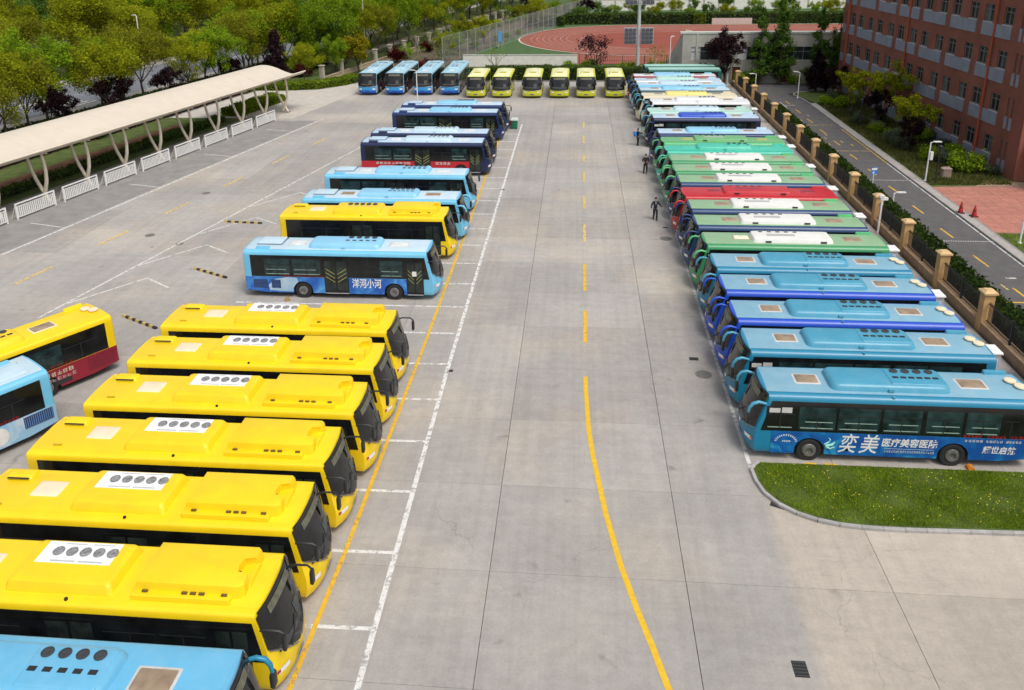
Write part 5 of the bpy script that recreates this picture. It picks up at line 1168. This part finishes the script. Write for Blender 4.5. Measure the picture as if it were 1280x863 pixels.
hedge(-66,-63.5,20,75,.9,'dark hedge strip at the street verge',LH,9000,A12,(strip(0,50),50),.16,27,.02)
def hedge_path(pts, w_, h, label, m, n, seed, z=0):
    root = empty('hedge', (pts[0][0], pts[0][1], z), 0, label, 'hedge'); tot = sum(math.dist(a, b) for a, b in zip(pts, pts[1:])); core = MB(); vs = []
    for i, (a, b) in enumerate(zip(pts, pts[1:])):
        ln = math.dist(a, b); an = math.atan2(b[1]-a[1], b[0]-a[0]); me = leafbox('foliage', -.1, ln+.1, -w_/2, w_/2, 0, h, int(n*ln/tot), .12, m, seed+i)
        o = tag(link('foliage', me, root, (a[0]-pts[0][0], a[1]-pts[0][1], 0), (0, 0, an)), kind='stuff')
        c = MB(); c.box(0, ln, -w_/2+.14, w_/2-.14, 0, h-.14); c.build('hedge_core', MATS['hedge_core'], root, None, (a[0]-pts[0][0], a[1]-pts[0][1], 0), (0, 0, an))
    return root
hedge_path([(-48.5,113.6),(-41,113.3),(-37,114.2),(-34.3,117.2),(-32.6,121)], 2.2, .95, 'bright clipped hedge curving round the lawn corner', LHY, 15000, 31)
flat('lawn', [(-49,114),(-37,114.5),(-33,121),(-33,138),(-46,138)], .06, GRASSG)
hedge_path([(-13.5,122.6),(-5,122.9),(3,122.6)], 2.0, 1.7, 'uneven green hedge behind the yellow green buses', LHM, 14000, 41); hedge_path([(3.4,122.7),(9,123),(13.6,121.5)], 2.2, 1.5, 'green hedge between the back row and the grey hall', LHM, 10000, 44)
hedge_path([(-31,122.5),(-24,122.6),(-15,122.8)], 1.8, 1.3, 'dark hedge behind the blue back row buses', LH, 8000, 47)
# street-side boundary with pale pillars
PIL = mat('pale_pillar', (.46,.42,.34), .8, .1, 3)
bf = empty('pillared_wall', (strip(-50.1,119), 119, -.05), A12, 'low tan wall with pale pillars running away behind the blue back row buses', 'wall'); mb = MB(); mb.box(-.2,.2,0,125,0,.75); mb.box(-.26,.26,0,125,.75,.84); mb.build('base_wall', mat('base_tan', (.42,.33,.22), .85, .12, 2), bf)
pm = MB(); pm.box(-.3,.3,-.3,.3,0,2.5); pm.box(-.4,.4,-.4,.4,2.5,2.62); pme = pm.mesh('pillar', PIL); rm_ = MB()
for q in range(40): rm_.box(-.012,.012,.35+.137*q-.012,.35+.137*q+.012,.84,2.1)
rm_.box(-.02,.02,.3,5.7,2.05,2.1); rme = rm_.mesh('railing_bars', IRON)
for k in range(21): link('pillar', pme, bf, (0, 6*k, 0)); tag(link('railing_bars', rme, bf, (0, 6*k, 0)), kind='stuff') if k < 20 else None
band('dirt_track', -49.8, -38, 122, 260, .02, mat('dirt_brown', (.11,.085,.055), .95, .25, .5))

# ------------------------------------------------------------------ trees
def branch(mb, p, d, ln, r, depth, rs, tips, spread=.5, up_=.25):
    pts = [p]; rad = [r]; q = Vector(p); d = Vector(d).normalized()
    for k in range(3):
        d = (d+Vector(rs.normal(size=3))*.13+Vector((0,0,up_*.3))).normalized(); q = q+d*ln/3; pts.append(q.copy()); rad.append(r*(1-.16*(k+1)))
    mb.tube(pts, rad, 5 if depth < 2 else 4, cap=False); tips.append((q.copy(), depth))
    if depth < 3:
        for k in range(3 if depth < 2 else 2):
            a = rs.uniform(0, 2*math.pi); nd = (d+Vector((math.cos(a), math.sin(a), rs.uniform(-.1,.5)))*spread).normalized()
            branch(mb, q, nd, ln*rs.uniform(.55,.8), rad[-1]*.72, depth+1, rs, tips, spread, up_)
def tree_proto(seed, h, cr, trunk_h, leaf, bark=BARK, n=6500, size=.17, kind='round', spread=.75):
    rs = np.random.RandomState(seed); mb = MB(); tips = []
    if kind in ('round', 'bare'):
        mb.tube([(0,0,-.2),(rs.normal()*.05,rs.normal()*.05,trunk_h*.5),(rs.normal()*.1,rs.normal()*.1,trunk_h)], [.17,.13,.11], 7, cap=False)
        for k in range(5):
            a = 2*math.pi*k/5+rs.uniform(-.4,.4); branch(mb, Vector((0,0,trunk_h*rs.uniform(.8,1))), (math.cos(a)*spread, math.sin(a)*spread, 1.0), (h-trunk_h)*.42, .075, 1, rs, tips, .6)
    else: mb.tube([(0,0,-.2),(0,0,h*.5),(0,0,h*.96)], [.16,.10,.03], 7, cap=False)
    tm = mb.mesh('trunk', bark, 60); cm = None
    if n:
        c, r = [], []
        if kind == 'cone':
            for k in range(46):
                t = rs.rand()**.9; z = trunk_h+(h-trunk_h)*t; rad = cr*(1-t)**.75+.18; a = rs.uniform(0, 6.28); q = rad*rs.uniform(.2,.95)
                c.append((q*math.cos(a), q*math.sin(a), z)); r.append((rad*.34+.12, rad*.34+.12, rs.uniform(.35,.7)))
        elif kind == 'shrub':
            for k in range(12): a = rs.uniform(0,6.28); q = cr*rs.rand()**.5*.7; c.append((q*math.cos(a), q*math.sin(a), h*rs.uniform(.3,.75))); r.append(cr*rs.uniform(.3,.5))
        else:
            cz = trunk_h+(h-trunk_h)*.55; hz = (h-trunk_h)*.55
            for q, dp in tips:
                if dp >= 2 and rs.rand() < .85: c.append(tuple(q)); r.append(cr*rs.uniform(.13,.30))
            for k in range(20):
                d = rs.normal(size=3); d /= np.linalg.norm(d); rr = rs.uniform(.35,1.0); c.append((d[0]*cr*rr, d[1]*cr*rr, cz+d[2]*hz*rr)); r.append(cr*rs.uniform(.18,.34))
        cm = mesh_np('crown', leafcloud(c, r, n, size, rs), 4, leaf)
    return tm, cm
OL = leafmat('leaf_olive', (.185,.21,.013), (.41,.44,.020), .15); BG = leafmat('leaf_bright', (.12,.20,.013), (.31,.44,.025), .15); DG_ = leafmat('leaf_dark', (.06,.125,.025), (.17,.28,.05), .2)
PU = leafmat('leaf_purple', (.018,.010,.014), (.065,.032,.036)); YE = leafmat('leaf_yellow', (.20,.19,.01), (.42,.36,.02)); CO = leafmat('leaf_conifer', (.045,.10,.018), (.14,.24,.04), .2); RD = leafmat('leaf_red', (.06,.012,.012), (.16,.03,.03)); SG = leafmat('leaf_silver', (.07,.10,.05), (.17,.20,.12)); BR_ = leafmat('leaf_bronze', (.18,.19,.018), (.36,.37,.026), .15)
KINDS = {}
def proto(kind, k):
    if (kind, k) not in KINDS:
        s = {'olive':1,'bright':2,'dark':3,'purple':4,'yellow':5,'conifer':6,'red':7,'silver':8,'bare':9,'purplecone':10,'twotone':11,'shrub':12,'bronze':13,'palebare':14,'pshrub':15}[kind]*100+k
        d = {'olive': lambda: tree_proto(s, 9.0, 3.4, 2.1, OL, n=13000, size=.105), 'bright': lambda: tree_proto(s, 9.5, 3.2, 2.2, BG, n=13000, size=.11), 'dark': lambda: tree_proto(s, 9, 3.2, 1.6, DG_, n=13000, size=.11),
             'bronze': lambda: tree_proto(s, 8.5, 3.3, 2.2, BR_, n=8000, size=.095), 'purple': lambda: tree_proto(s, 5.4, 1.75, 1.0, PU, n=7000, size=.10), 'yellow': lambda: tree_proto(s, 6, 2.2, 1.5, YE, n=5000, size=.14), 'conifer': lambda: tree_proto(s, 11, 2.0, 1.0, CO, n=5200, size=.15, kind='cone'),
             'red': lambda: tree_proto(s, 5.8, 2.4, 1.2, PU, n=1500, size=.12), 'silver': lambda: tree_proto(s, 1.4, 1.0, .1, SG, n=1600, size=.08, kind='shrub'), 'bare': lambda: tree_proto(s, 5, 1.8, 1.3, BG, BARK2, n=260, size=.1), 'palebare': lambda: tree_proto(s, 4.6, 1.9, 1.8, YE, mat('bark_pale', (.42,.36,.24), .9), n=240, size=.11),
             'purplecone': lambda: tree_proto(s, 5.6, 1.5, .6, PU, n=6000, size=.13, kind='cone'), 'twotone': lambda: tree_proto(s, 6.2, 1.6, 1.3, OL, n=5200, size=.10), 'shrub': lambda: tree_proto(s, 1.5, 1.2, .1, BG, n=2200, size=.09, kind='shrub'), 'pshrub': lambda: tree_proto(s, 2.6, 1.7, .1, RD, n=3000, size=.11, kind='shrub')}[kind]
        KINDS[(kind, k)] = d()
    return KINDS[(kind, k)]
rnd = random.Random(77)
def tree(kind, x, y, s, label, group=None, z=-.05, k=None, cat='tree', sz=None):
    tm, cm = proto(kind, rnd.randrange(3) if k is None else k); shr = kind in ('silver','shrub','pshrub')
    root = empty('shrub' if shr else 'tree', (x, y, z), rnd.uniform(0, 6.28), label, 'shrub' if shr else cat, group); root.scale = (s, s, sz or s*rnd.uniform(.92,1.1))
    link('trunk' if not shr else 'stem', tm, root)
    if cm: link('crown' if not shr else 'foliage', cm, root)
    return root
# verge trees between canopy and street
row = []
y = 66
while y < 152: row.append(y); y += rnd.uniform(3.4, 4.6)
names_seen = {}
ORD = ['first','second','third','fourth','fifth','sixth','seventh','eighth','ninth','tenth','eleventh','twelfth']
KN = {'olive':'olive green','bright':'fresh green','bronze':'bronze green half leafed','dark':'dark green'}
for i, y in enumerate(row):
    kd = rnd.choice(('olive','olive','olive','bright','bronze'))
    tree(kd, strip(-64.8+rnd.uniform(-3,2.2), y), y, rnd.uniform(.95,1.22), '%s tree, %s such from the left behind the cream canopy' % (KN[kd], ORD[min(11, names_seen.setdefault(kd, 0))]), '%s verge trees behind the canopy' % kd); names_seen[kd] += 1
for y, off, s, k in ((93,-62.0,1.0,0),(101,-60.5,.92,1),(84,-61,.95,2),(116.5,-62.5,.8,0)): tree('purple', strip(off,y), y, s, 'dark purple small tree behind the canopy, %s' % {84:'nearest the left edge',93:'second from the left edge',101:'third from the left edge',116.5:'farthest along the street'}[y], 'purple trees behind the canopy', k=k)
tree('purplecone', -45.3, 122, 1.25, 'tall dark purple cone shaped tree past the far end of the canopy'); tree('pshrub', -42.3, 124, 1.0, 'dark red shrub beside the purple cone shaped tree'); tree('olive', -39.5, 117, .66, 'small olive tree with pale trunk on the lawn inside the curved hedge')
tree('yellow', -34.2, 127.5, 1.0, 'yellow leafed small tree behind the curved bright hedge'); tree('yellow', -36.8, 129, .8, 'smaller yellow leafed tree beside the pillar'); tree('bright', -37, 124.5, .6, 'fresh green small tree right of the lawn tree'); tree('shrub', -46.5, 111, 1.5, 'rounded green bush just beyond the end of the canopy')
tree('dark', -43, 131, .75, 'dark green tree behind the purple cone shaped tree')
# dense belt between street and pillared wall
cnt = 0
for yy in range(128, 262, 7):
    for off in ((-55.5, -60.5, -66.5) if yy < 215 else (-56, -64)):
        kd = rnd.choice(('olive','bright','bright','dark','bronze','olive') if yy > 140 else ('olive','bright','dark')); o_ = off+rnd.uniform(-1.5,1.5)
        tree(kd, strip(o_, yy), yy+rnd.uniform(-2,2), rnd.uniform(.95,1.3), '%s tree in the belt between the street and the pillared wall' % {'olive':'olive green','bright':'fresh green','bronze':'bronze half leafed','dark':'dark green'}[kd], '%s trees of the belt along the pillared wall' % kd)
for yy, s in ((216,1.15),(228,1.1)): tree('purple', strip(-47+ (yy-216)*.9, yy), yy, 1.5*s, 'dark purple tree at the far end of the pillared wall', 'far purple trees', k=int(s*10)%3)
for k in range(26):
    y_ = 70+3.4*k; tree('shrub', strip(-59.5+rnd.uniform(-2.5,2.5), y_), y_, rnd.uniform(.8,1.4), 'bright green bush under the verge trees behind the canopy', 'green bushes under the verge trees')
for k in range(22):
    y_ = 139+4.2*k; tree(rnd.choice(('shrub','shrub','pshrub','bare')), strip(-47.5+.03*k, y_), y_, rnd.uniform(.8,1.3), 'plant along the inner foot of the pillared wall', 'plants along the pillared wall')
for k in range(16):
    y_ = 141+5.4*k; x = -24.2+.297*(y_-136.5); kd = rnd.choice(('shrub','shrub','bare','twotone')); tree(kd, x-rnd.uniform(.6,2.2), y_, rnd.uniform(.7,1.15), 'plant along the outer side of the wire mesh fence', 'plants along the wire mesh fence')
for k in range(9):
    x = -1+3.2*k; tree('shrub', x+rnd.uniform(-.8,.8), 128+rnd.uniform(-1,3), rnd.uniform(.9,1.4), 'green bush behind the hedge of the back row', 'green bushes behind the back row hedge')
for x, y_, k, n_ in ((-22.5,140.5,'olive','lowest of the three beside the mesh fence'),(-21.2,147,'bright','middle of the three beside the mesh fence'),(-18.6,154,'olive','farthest of the three beside the mesh fence')): tree(k, x, y_, .5, 'small leafy tree on the dirt track, '+n_, 'small trees on the dirt track')
# wood beyond the street
for yy in range(60, 290, 7):
    for off in (-91, -98, -106, -117, -130, -146, -164):
        if off < -125 and yy < 110: continue
        if rnd.random() < .16: continue
        kd = rnd.choice(('olive','olive','olive','bright','bronze','dark') if off < -100 else ('olive','olive','bright','bronze')); y_ = yy+rnd.uniform(-3,3)
        tree(kd, strip(off+rnd.uniform(-3,3), y_), y_, rnd.uniform(1.15,1.6), '%s tree in the wood beyond the street' % {'olive':'olive green','bright':'fresh green','bronze':'bronze half leafed','dark':'dark green'}[kd], '%s trees of the wood beyond the street' % kd, k=rnd.randrange(3))
# far trees beyond the track
for k in range(46):
    x = -20+2.7*k+rnd.uniform(-1,1); y_ = 203.5+rnd.uniform(-1.0,5)+(14 if k % 3 == 0 else 0); kd = rnd.choice(('bright','dark','olive','dark'))
    tree(kd, x, y_, rnd.uniform(.34,.6), 'small %s tree in the line beyond the running track' % {'olive':'olive green','bright':'fresh green','dark':'dark green'}[kd], 'small %s trees beyond the running track' % kd)
for k in range(22):
    x = -45+7*k+rnd.uniform(-2,2); y_ = 262+rnd.uniform(-4,18); kd = rnd.choice(('bright','dark','olive')); tree(kd, x, y_, rnd.uniform(.8,1.1), '%s tree among the far houses' % {'olive':'olive green','bright':'fresh green','dark':'dark green'}[kd], '%s trees among the far houses' % kd)
tree('purple', 2, 209, 1.0, 'dark purple tree left of the track hedge'); 
# before and beside the hall
tree('purple', 20.2, 116.9, 1.35, 'dark purple wide crowned tree before the grey hall', z=0); tree('conifer', 25.1, 117.8, .86, 'slender conifer before the hall, leftmost and shortest', z=0); tree('conifer', 27.8, 117.6, 1.1, 'tallest conifer before the grey hall', z=0, k=1); tree('conifer', 32.6, 116.5, .95, 'conifer before the hall above the purple tree', z=0, k=2); tree('conifer', 35.2, 117.0, .9, 'thin conifer by the end of the brick building', z=0, k=0)
tree('red', 2.7, 126.5, 1.05, 'sparse dark red tree before the running track', z=-.1); tree('palebare', 11.3, 125.5, 1.05, 'pale barked nearly bare tree right of the floodlight mast', z=-.1); tree('bare', -20.5, 127, 1.0, 'bare grey tree before the left end of the whitewashed wall', z=-.1); tree('bare', -12.6, 127, .85, 'thin bare tree before the middle of the whitewashed wall', z=-.1, k=1); tree('bare', -26, 129, 1.05, 'bare tree behind the blue back row buses', z=-.1, k=2); tree('bare', -23, 140, 1.1, 'bare tree by the wire mesh fence', z=-.1, k=0)
tree('pshrub', -23.6, 126.5, 1.0, 'dark red round shrub behind the third blue back row bus')
for x, y, s, n_ in ((22.4,118,.9,'left of the doors'),(24.2,118.2,1.0,'under the shortest conifer'),(30,118.2,.9,'between the two tall conifers'),(34.3,118,.8,'by the black doorway')): tree('shrub', x, y, s, 'dark rounded bush before the grey hall, '+n_, z=0)
# grass bank trees and shrubs
tree('purplecone', 31.3, 112.0, 1.0, 'narrow dark purple tree at the corner of the grass bank', z=.05, k=1); tree('purple', 33.4, 109.5, .75, 'small purple tree before the end of the brick building', z=.05); tree('twotone', 31.3, 96.5, .95, 'dark stemmed rounded tree, farthest on the grass bank', z=.05, k=0); tree('twotone', 33.0, 92.0, 1.12, 'yellow green rounded tree in the middle of the grass bank', z=.05, k=1); tree('purple', 32.0, 90.6, .72, 'dark underlayer tree beneath the yellow green rounded tree', z=.05)
tree('twotone', 31.9, 81.2, .88, 'rounded green tree nearest the white lamp post', z=.05, k=2); tree('purple', 31.6, 80.2, .6, 'dark purple small tree under the nearest rounded tree', z=.05); tree('dark', 34, 86.5, .4, 'dark green small tree close to the brick wall', z=.05)
for k in range(34):
    y_ = rnd.uniform(72, 106); x = rnd.uniform(30.3, 35.3); kd = rnd.choice(('silver','silver','shrub')); tree(kd, x, y_, rnd.uniform(.5,1.0), '%s low shrub on the grass bank below the brick building' % {'silver':'grey green','shrub':'green'}[kd], '%s low shrubs of the grass bank' % kd, z=.05)
for k, y_ in enumerate((72.3,75,78.3,81.5,85,89)): tree('silver', 35.6-.05*k, y_, rnd.uniform(.7,.95), 'grey green shrub hugging the foot of the brick wall', 'shrubs at the foot of the brick wall', z=.05)
tree('shrub', 33.7, 72.9, 1.25, 'bright green bush near the plaza and the building corner', z=.05)

# ------------------------------------------------------------------ lamps, bins, people
def lamp(x, y, h, label, m=WHITE, kind='flat', rz=0, r=.065, z=0):
    root = empty('street_lamp', (x, y, z), rz, label, 'street lamp'); mb = MB(); mb.cyl((0,0,0), r*2, .12, 'z', 10); mb.cyl((0,0,.12), r, h-.12, 'z', 10, r1=r*.75); mb.build('pole', m, root, 40)
    mb = MB()
    if kind == 'flat': mb.tube([(0,0,h-.03),(.25,0,h+.05),(.5,0,h+.06)], .03, 6); mb.loft([[(.22+.62*t, yy*.13, h+.03+zz) for yy, zz in ((-1,0),(1,0),(1,.06),(-1,.06))] for t in (0,1)])
    else: mb.lathe((0,0,h), [(.05,0),(.14,.06),(.12,.34),(.18,.38),(.02,.5)], 10)
    mb.build('lamp_head', m if kind == 'flat' else BLKPL, root); return root
lamp(29.45, 70.3, 3.4, 'white lamp post with a control box, by the plaza corner', rz=0); mb = MB(); mb.box(.08,.3,-.12,.12,1.9,2.6); mb.build('control_box', WHITE, [o for o in col.objects if o.get('label','').startswith('white lamp post with a control')][0])
lamp(29.95, 55.4, 3.3, 'white lamp post at the right edge beyond the plaza', rz=.4); lamp(27.9, 107.4, 3.3, 'white lamp post at the far road bend', rz=2.6); lamp(22.4, 106.8, 3.2, 'white post among the fence pillars', rz=3.1); lamp(20.6, 116.5, 2.9, 'white post behind the dark green buses', rz=0)
lamp(29.9, 69.4, 2.9, 'black lamp post beside the white lamp with control box', BLKPL, 'lantern'); lamp(30.1, 90, 2.8, 'black lamp post among the grass bank trees', BLKPL, 'lantern'); lamp(24.1, 62.6, 1.3, 'short white post behind the hedge', rz=0, r=.06)
lamp(-19.6, 99.7, 4.8, 'slim white lamp post between the back row and the left row', rz=3.0, r=.07); lamp(12.9, 119, 6.4, 'thin white pole before the grey hall', rz=1, r=.06)
lamp(strip(-72,112), 112, 10.5, 'tall white street lamp among the trees behind the canopy', rz=2.8, r=.09); lamp(strip(-58,150), 150, 11, 'tall white street lamp rising from the tree belt', rz=2.8, r=.10)
cm_ = empty('camera_post', (21.2, 57.0, 0), 0, 'white camera post leaning over the fence by the green buses', 'camera post'); mb = MB(); mb.cyl((0,0,0), .07, 2.7, 'z', 10); mb.build('pole', WHITE, cm_, 40); mb = MB(); mb.box(-.1,.38,-.09,.09,2.5,2.68); mb.box(-.2,.1,-.12,.12,2.7,2.86); mb.build('camera_head', WHITE, cm_); mb = MB(); mb.cyl((.385,0,2.59), .06, .02, 'x', 10); mb.build('camera_lens', BLACK, cm_)
sg = empty('road_sign', (24.2, 67.6, 0), R(20), 'small blue and white sign standing in the hedge by the road', 'sign'); mb = MB(); mb.cyl((0,0,0), .035, 1.9, 'z', 8); mb.build('post', WHITE, sg); mb = MB(); mb.box(-.3,.3,-.03,.0,1.35,1.95); bd_ = mb.build('sign_plate', mat('sign_blue', (.03,.18,.55), .5), sg)
mb = MB(); mb.box(-.26,.26,-.036,-.031,1.72,1.88); mb.add([(-.2,-.034,1.45),(.0,-.034,1.45),(.0,-.034,1.62)], [(0,1,2)]); mb.build('sign_band', WHITE, bd_)
bn = empty('litter_bin', (-6.9, 89.5, 0), 0, 'green litter bin with white lid beside the dark blue buses', 'litter bin'); mb = MB(); mb.loft([[(x*k, y*k, z) for x, y in rrect(-.38,.38,-.38,.38,.08)] for z, k in ((.05,.85),(.95,1))]); mb.build('bin_body', mat('bin_green', (.01,.16,.07), .5), bn, 40); mb = MB(); mb.loft([[(x*k, y*k, z) for x, y in rrect(-.42,.42,-.42,.42,.1)] for z, k in ((.95,1),(1.08,1),(1.2,.6))]); mb.build('bin_lid', mat('bin_lid', (.55,.62,.58), .5), bn, 40)
for sx in (-.25,.25): mb = MB(); mb.cyl((sx-.03,-.3,.08), .08, .06, 'x', 10); mb.build('bin_wheel', BLACK, bn)
bp2 = empty('broom_cart', (-7.35, 90.4, 0), 0, 'small reddish cart leaning beside the green litter bin', 'cart'); mb = MB(); mb.loft([[(x*k, y*k, z) for x, y in rrect(-.25,.25,-.2,.2,.05)] for z, k in ((.15,.8),(.8,1))]); mb.build('cart_tub', mat('tub_red', (.35,.06,.04), .5), bp2); mb = MB(); mb.tube([(.2,.1,.5),(.35,.15,1.2)], .02, 5); mb.build('handle', GREYP, bp2)
ub = empty('stone_bollard', (31.6, 71.6, .05), 0, 'squat brownish stone block in the grass by the black lamp post', 'stone block'); mb = MB(); mb.loft([[(x*k, y*k, z) for x, y in rrect(-.4,.4,-.3,.3,.12)] for z, k in ((0,1),(.6,.9),(.75,1.05),(.85,.7))]); mb.build('block', mat('stone_brown', (.30,.22,.18), .9, .2, 4), ub, 40)

def skinned(name, verts, edges, rad, m, parent, sub=2):
    me = bpy.data.meshes.new(name); me.from_pydata([tuple(v) for v in verts], edges, []); o = bpy.data.objects.new(name, me); col.objects.link(o)
    o.modifiers.new('k', 'SKIN'); sv = me.skin_vertices[0].data
    for i, r_ in enumerate(rad): sv[i].radius = (r_, r_) if not isinstance(r_, tuple) else r_
    sv[0].use_root = True; sb = o.modifiers.new('s', 'SUBSURF'); sb.levels = sub; sb.render_levels = sub
    bpy.context.view_layer.update(); me2 = bpy.data.meshes.new_from_object(o.evaluated_get(bpy.context.evaluated_depsgraph_get())); bpy.data.objects.remove(o)
    me2.materials.clear(); me2.materials.append(m); me2.polygons.foreach_set('use_smooth', [True]*len(me2.polygons)); return link(name, me2, parent)
SKIN = mat('skin', (.48,.29,.20), .6, .05); HAIR = mat('hair', (.012,.011,.010), .6); SUIT = mat('dark_suit', (.010,.013,.026), .8, .2, 8); BLKC = mat('black_cloth', (.012,.012,.014), .85); SHOE = mat('shoe', (.012,.012,.012), .4); SHIRT = mat('shirt', (.55,.62,.72), .8); MASK = mat('mask', (.62,.66,.70), .8)
def person(x, y, rz, label, jacket, pants, P):
    """P: joint positions for hands, elbows, knees, feet (x right, y forward, z up; left = -x)"""
    root = empty('person', (x, y, 0), rz, label, 'person', None)
    hip, chest, neck, head = Vector((0,0,.93)), Vector((0,.02,1.30)), Vector((0,.0,1.47)), Vector((0,.03,1.56))
    v = [hip, Vector((0,.01,1.12)), chest, neck, head, Vector((0,.035,1.68))]; e = [(0,1),(1,2),(2,3),(3,4),(4,5)]; r_ = [(.12,.085),(.105,.08),(.125,.08),.055,(.075,.088),(.072,.085)]
    jv = [Vector((0,0,.86)), Vector((0,.01,1.05)), Vector((0,.015,1.2)), Vector((0,.02,1.34)), Vector((0,.0,1.43))]; je = [(0,1),(1,2),(2,3),(3,4)]; jr = [(.165,.12),(.148,.108),(.158,.112),(.172,.112),(.08,.075)]
    for s in (-1, 1):
        sh = Vector((s*.185,.01,1.40)); el, ha = Vector(P['el'][s]), Vector(P['ha'][s]); kn, ft = Vector(P['kn'][s]), Vector(P['ft'][s]); hj = Vector((s*.095,0,.90))
        b = len(v); v += [sh, el, ha, hj, kn, ft]; e += [(2,b),(b,b+1),(b+1,b+2),(0,b+3),(b+3,b+4),(b+4,b+5)]; r_ += [.045,.036,.028,.07,.05,.036]
        d = (ha-el).normalized(); side = Vector((-s*.0, 1, 0)) if abs(d.y) < .8 else Vector((1,0,0)); pm_ = ha+d*.05
        v += [pm_]; e += [(b+2, len(v)-1)]; r_ += [(.036,.02)]; pi = len(v)-1
        lat = d.cross(Vector((s,0,0))).normalized() if abs(d.x) < .9 else Vector((0,1,0))
        for q in range(4):
            f0 = pm_+lat*(.026-.0175*q)+d*.03; f1 = f0+d*(.035+.008*(1-abs(q-1.3)/2)); f2 = f1+(d*.8+Vector((-s*.5,0,0))*.5).normalized()*.03; k0 = len(v); v += [f0,f1,f2]; e += [(pi,k0),(k0,k0+1),(k0+1,k0+2)]; r_ += [.0095,.009,.008]
        t0 = pm_+lat*.035-d*.012; t1 = t0+(lat*.6+d).normalized()*.035; k0 = len(v); v += [t0,t1]; e += [(pi,k0),(k0,k0+1)]; r_ += [.011,.009]
        jb = len(jv); jv += [sh, el, el+(ha-el)*.92]; je += [(3,jb),(jb,jb+1),(jb+1,jb+2)]; jr += [.078,.062,.052]
    bd_ = skinned('body', v, e, r_, SKIN, root, 1)
    skinned('jacket', jv, je, jr, jacket, root)
    pv = [Vector((0,0,.97)), Vector((0,0,.90))]; pe = [(0,1)]; pr = [(.165,.125),(.165,.125)]
    for s in (-1, 1):
        kn, ft = Vector(P['kn'][s]), Vector(P['ft'][s]); b = len(pv); pv += [Vector((s*.095,0,.82)), kn, ft+Vector((0,0,.0))]; pe += [(1,b),(b,b+1),(b+1,b+2)]; pr += [.108,.082,.07]
        mb = MB(); mb.loft([[(ft.x+a*w_, ft.y+yy, zz) for a, zz in ((-1,.0),(1,.0),(.8,hh),(-.8,hh))] for yy, w_, hh in ((-.09,.04,.07),(.0,.05,.10),(.10,.052,.06),(.18,.035,.035))]); mb.build('shoe', SHOE, root, 50, (0,0,ft.z-.09))
    skinned('trousers', pv, pe, pr, pants, root)
    mb = MB(); mb.lathe((0,.015,1.64), [(.02,-.14),(.088,-.06),(.096,.02),(.092,.09),(.06,.135),(.001,.15)], 14)
    mb.v = [(a, b_ if b_ < .07 or c > 1.70 else .05, c) for a, b_, c in mb.v]; mb.build('hair', HAIR, root, 60)
    for s in (-1, 1):
        mb = MB(); mb.lathe((s*.033,.112,1.655), [(.012,0),(.001,.008)], 8, 'y'); mb.build('eye', BLACK, bd_)
        mb = MB(); mb.tube([(s*.088,.02,1.66),(s*.098,.012,1.63),(s*.086,.02,1.60)], .014, 5); mb.build('ear', SKIN, bd_)
    mb = MB(); mb.tube([(0,.11,1.665),(0,.135,1.625),(0,.118,1.615)], [.008,.016,.012], 6); mb.build('nose', SKIN, bd_)
    mb = MB(); mb.loft([[(a*w_, .10+f_, z) for a, f_ in ((-1,-.055),(-.5,.012),(0,.03),(.5,.012),(1,-.055))] for z, w_ in ((1.555,.055),(1.59,.075),(1.625,.07))], cap=False, closed=False); mb.build('face_mask', MASK, root)
    return root
W1 = dict(el={1:(.28,-.04,1.15),-1:(-.33,.02,1.17)}, ha={1:(.31,.08,.90),-1:(-.50,.12,1.02)}, kn={-1:(-.10,.14,.50),1:(.09,.02,.48)}, ft={-1:(-.11,.12,.09),1:(.09,-.22,.13)})
W2 = dict(el={-1:(-.30,-.05,1.15),1:(.30,-.05,1.15)}, ha={-1:(-.12,.18,1.12),1:(.12,.19,1.08)}, kn={-1:(-.11,.04,.48),1:(.12,.08,.48)}, ft={-1:(-.13,-.02,.09),1:(.14,.05,.09)})
W3 = dict(el={-1:(-.28,-.04,1.15),1:(.27,.20,1.27)}, ha={-1:(-.27,.08,.95),1:(.20,.47,1.36)}, kn={-1:(-.09,.05,.48),1:(.09,.04,.48)}, ft={-1:(-.10,.0,.09),1:(.10,-.03,.09)})
pa = person(5.89, 59.3, R(185), 'man in dark suit and pale shirt walking with one arm out, closest of the three', SUIT, SUIT, W1)
mb = MB(); mb.loft([[(-.035*k,.135,z),(.035*k,.135,z),(.03*k,.10,z),(-.03*k,.10,z)] for z, k in ((1.12,.3),(1.25,.8),(1.42,1.2))]); mb.build('shirt', SHIRT, pa); mb = MB(); mb.loft([[(-.016*k,.143,z),(.016*k,.143,z),(.01*k,.12,z),(-.01*k,.12,z)] for z, k in ((1.13,1.2),(1.3,.9),(1.41,.7))]); mb.build('tie', SUIT, pa)
person(6.12, 72.0, R(175), 'person in black with hands held together, in the middle of the three', BLKC, BLKC, W2)
pc = person(6.1, 82.2, R(-75), 'person in dark clothes with one arm stretched towards the buses, farthest of the three', SUIT, BLKC, W3)
bag = empty('backpack', (5.82, 82.12, 0), R(-75), 'bright blue backpack worn by the farthest person', 'backpack'); mb = MB(); mb.loft([[(x*k, y*k-.02, z) for x, y in rrect(-.2,.2,-.11,.11,.06)] for z, k in ((.95,.8),(1.02,1),(1.36,1),(1.45,.7))]); mb.build('bag_body', mat('bag_blue', (.02,.20,.62), .6), bag, 50)
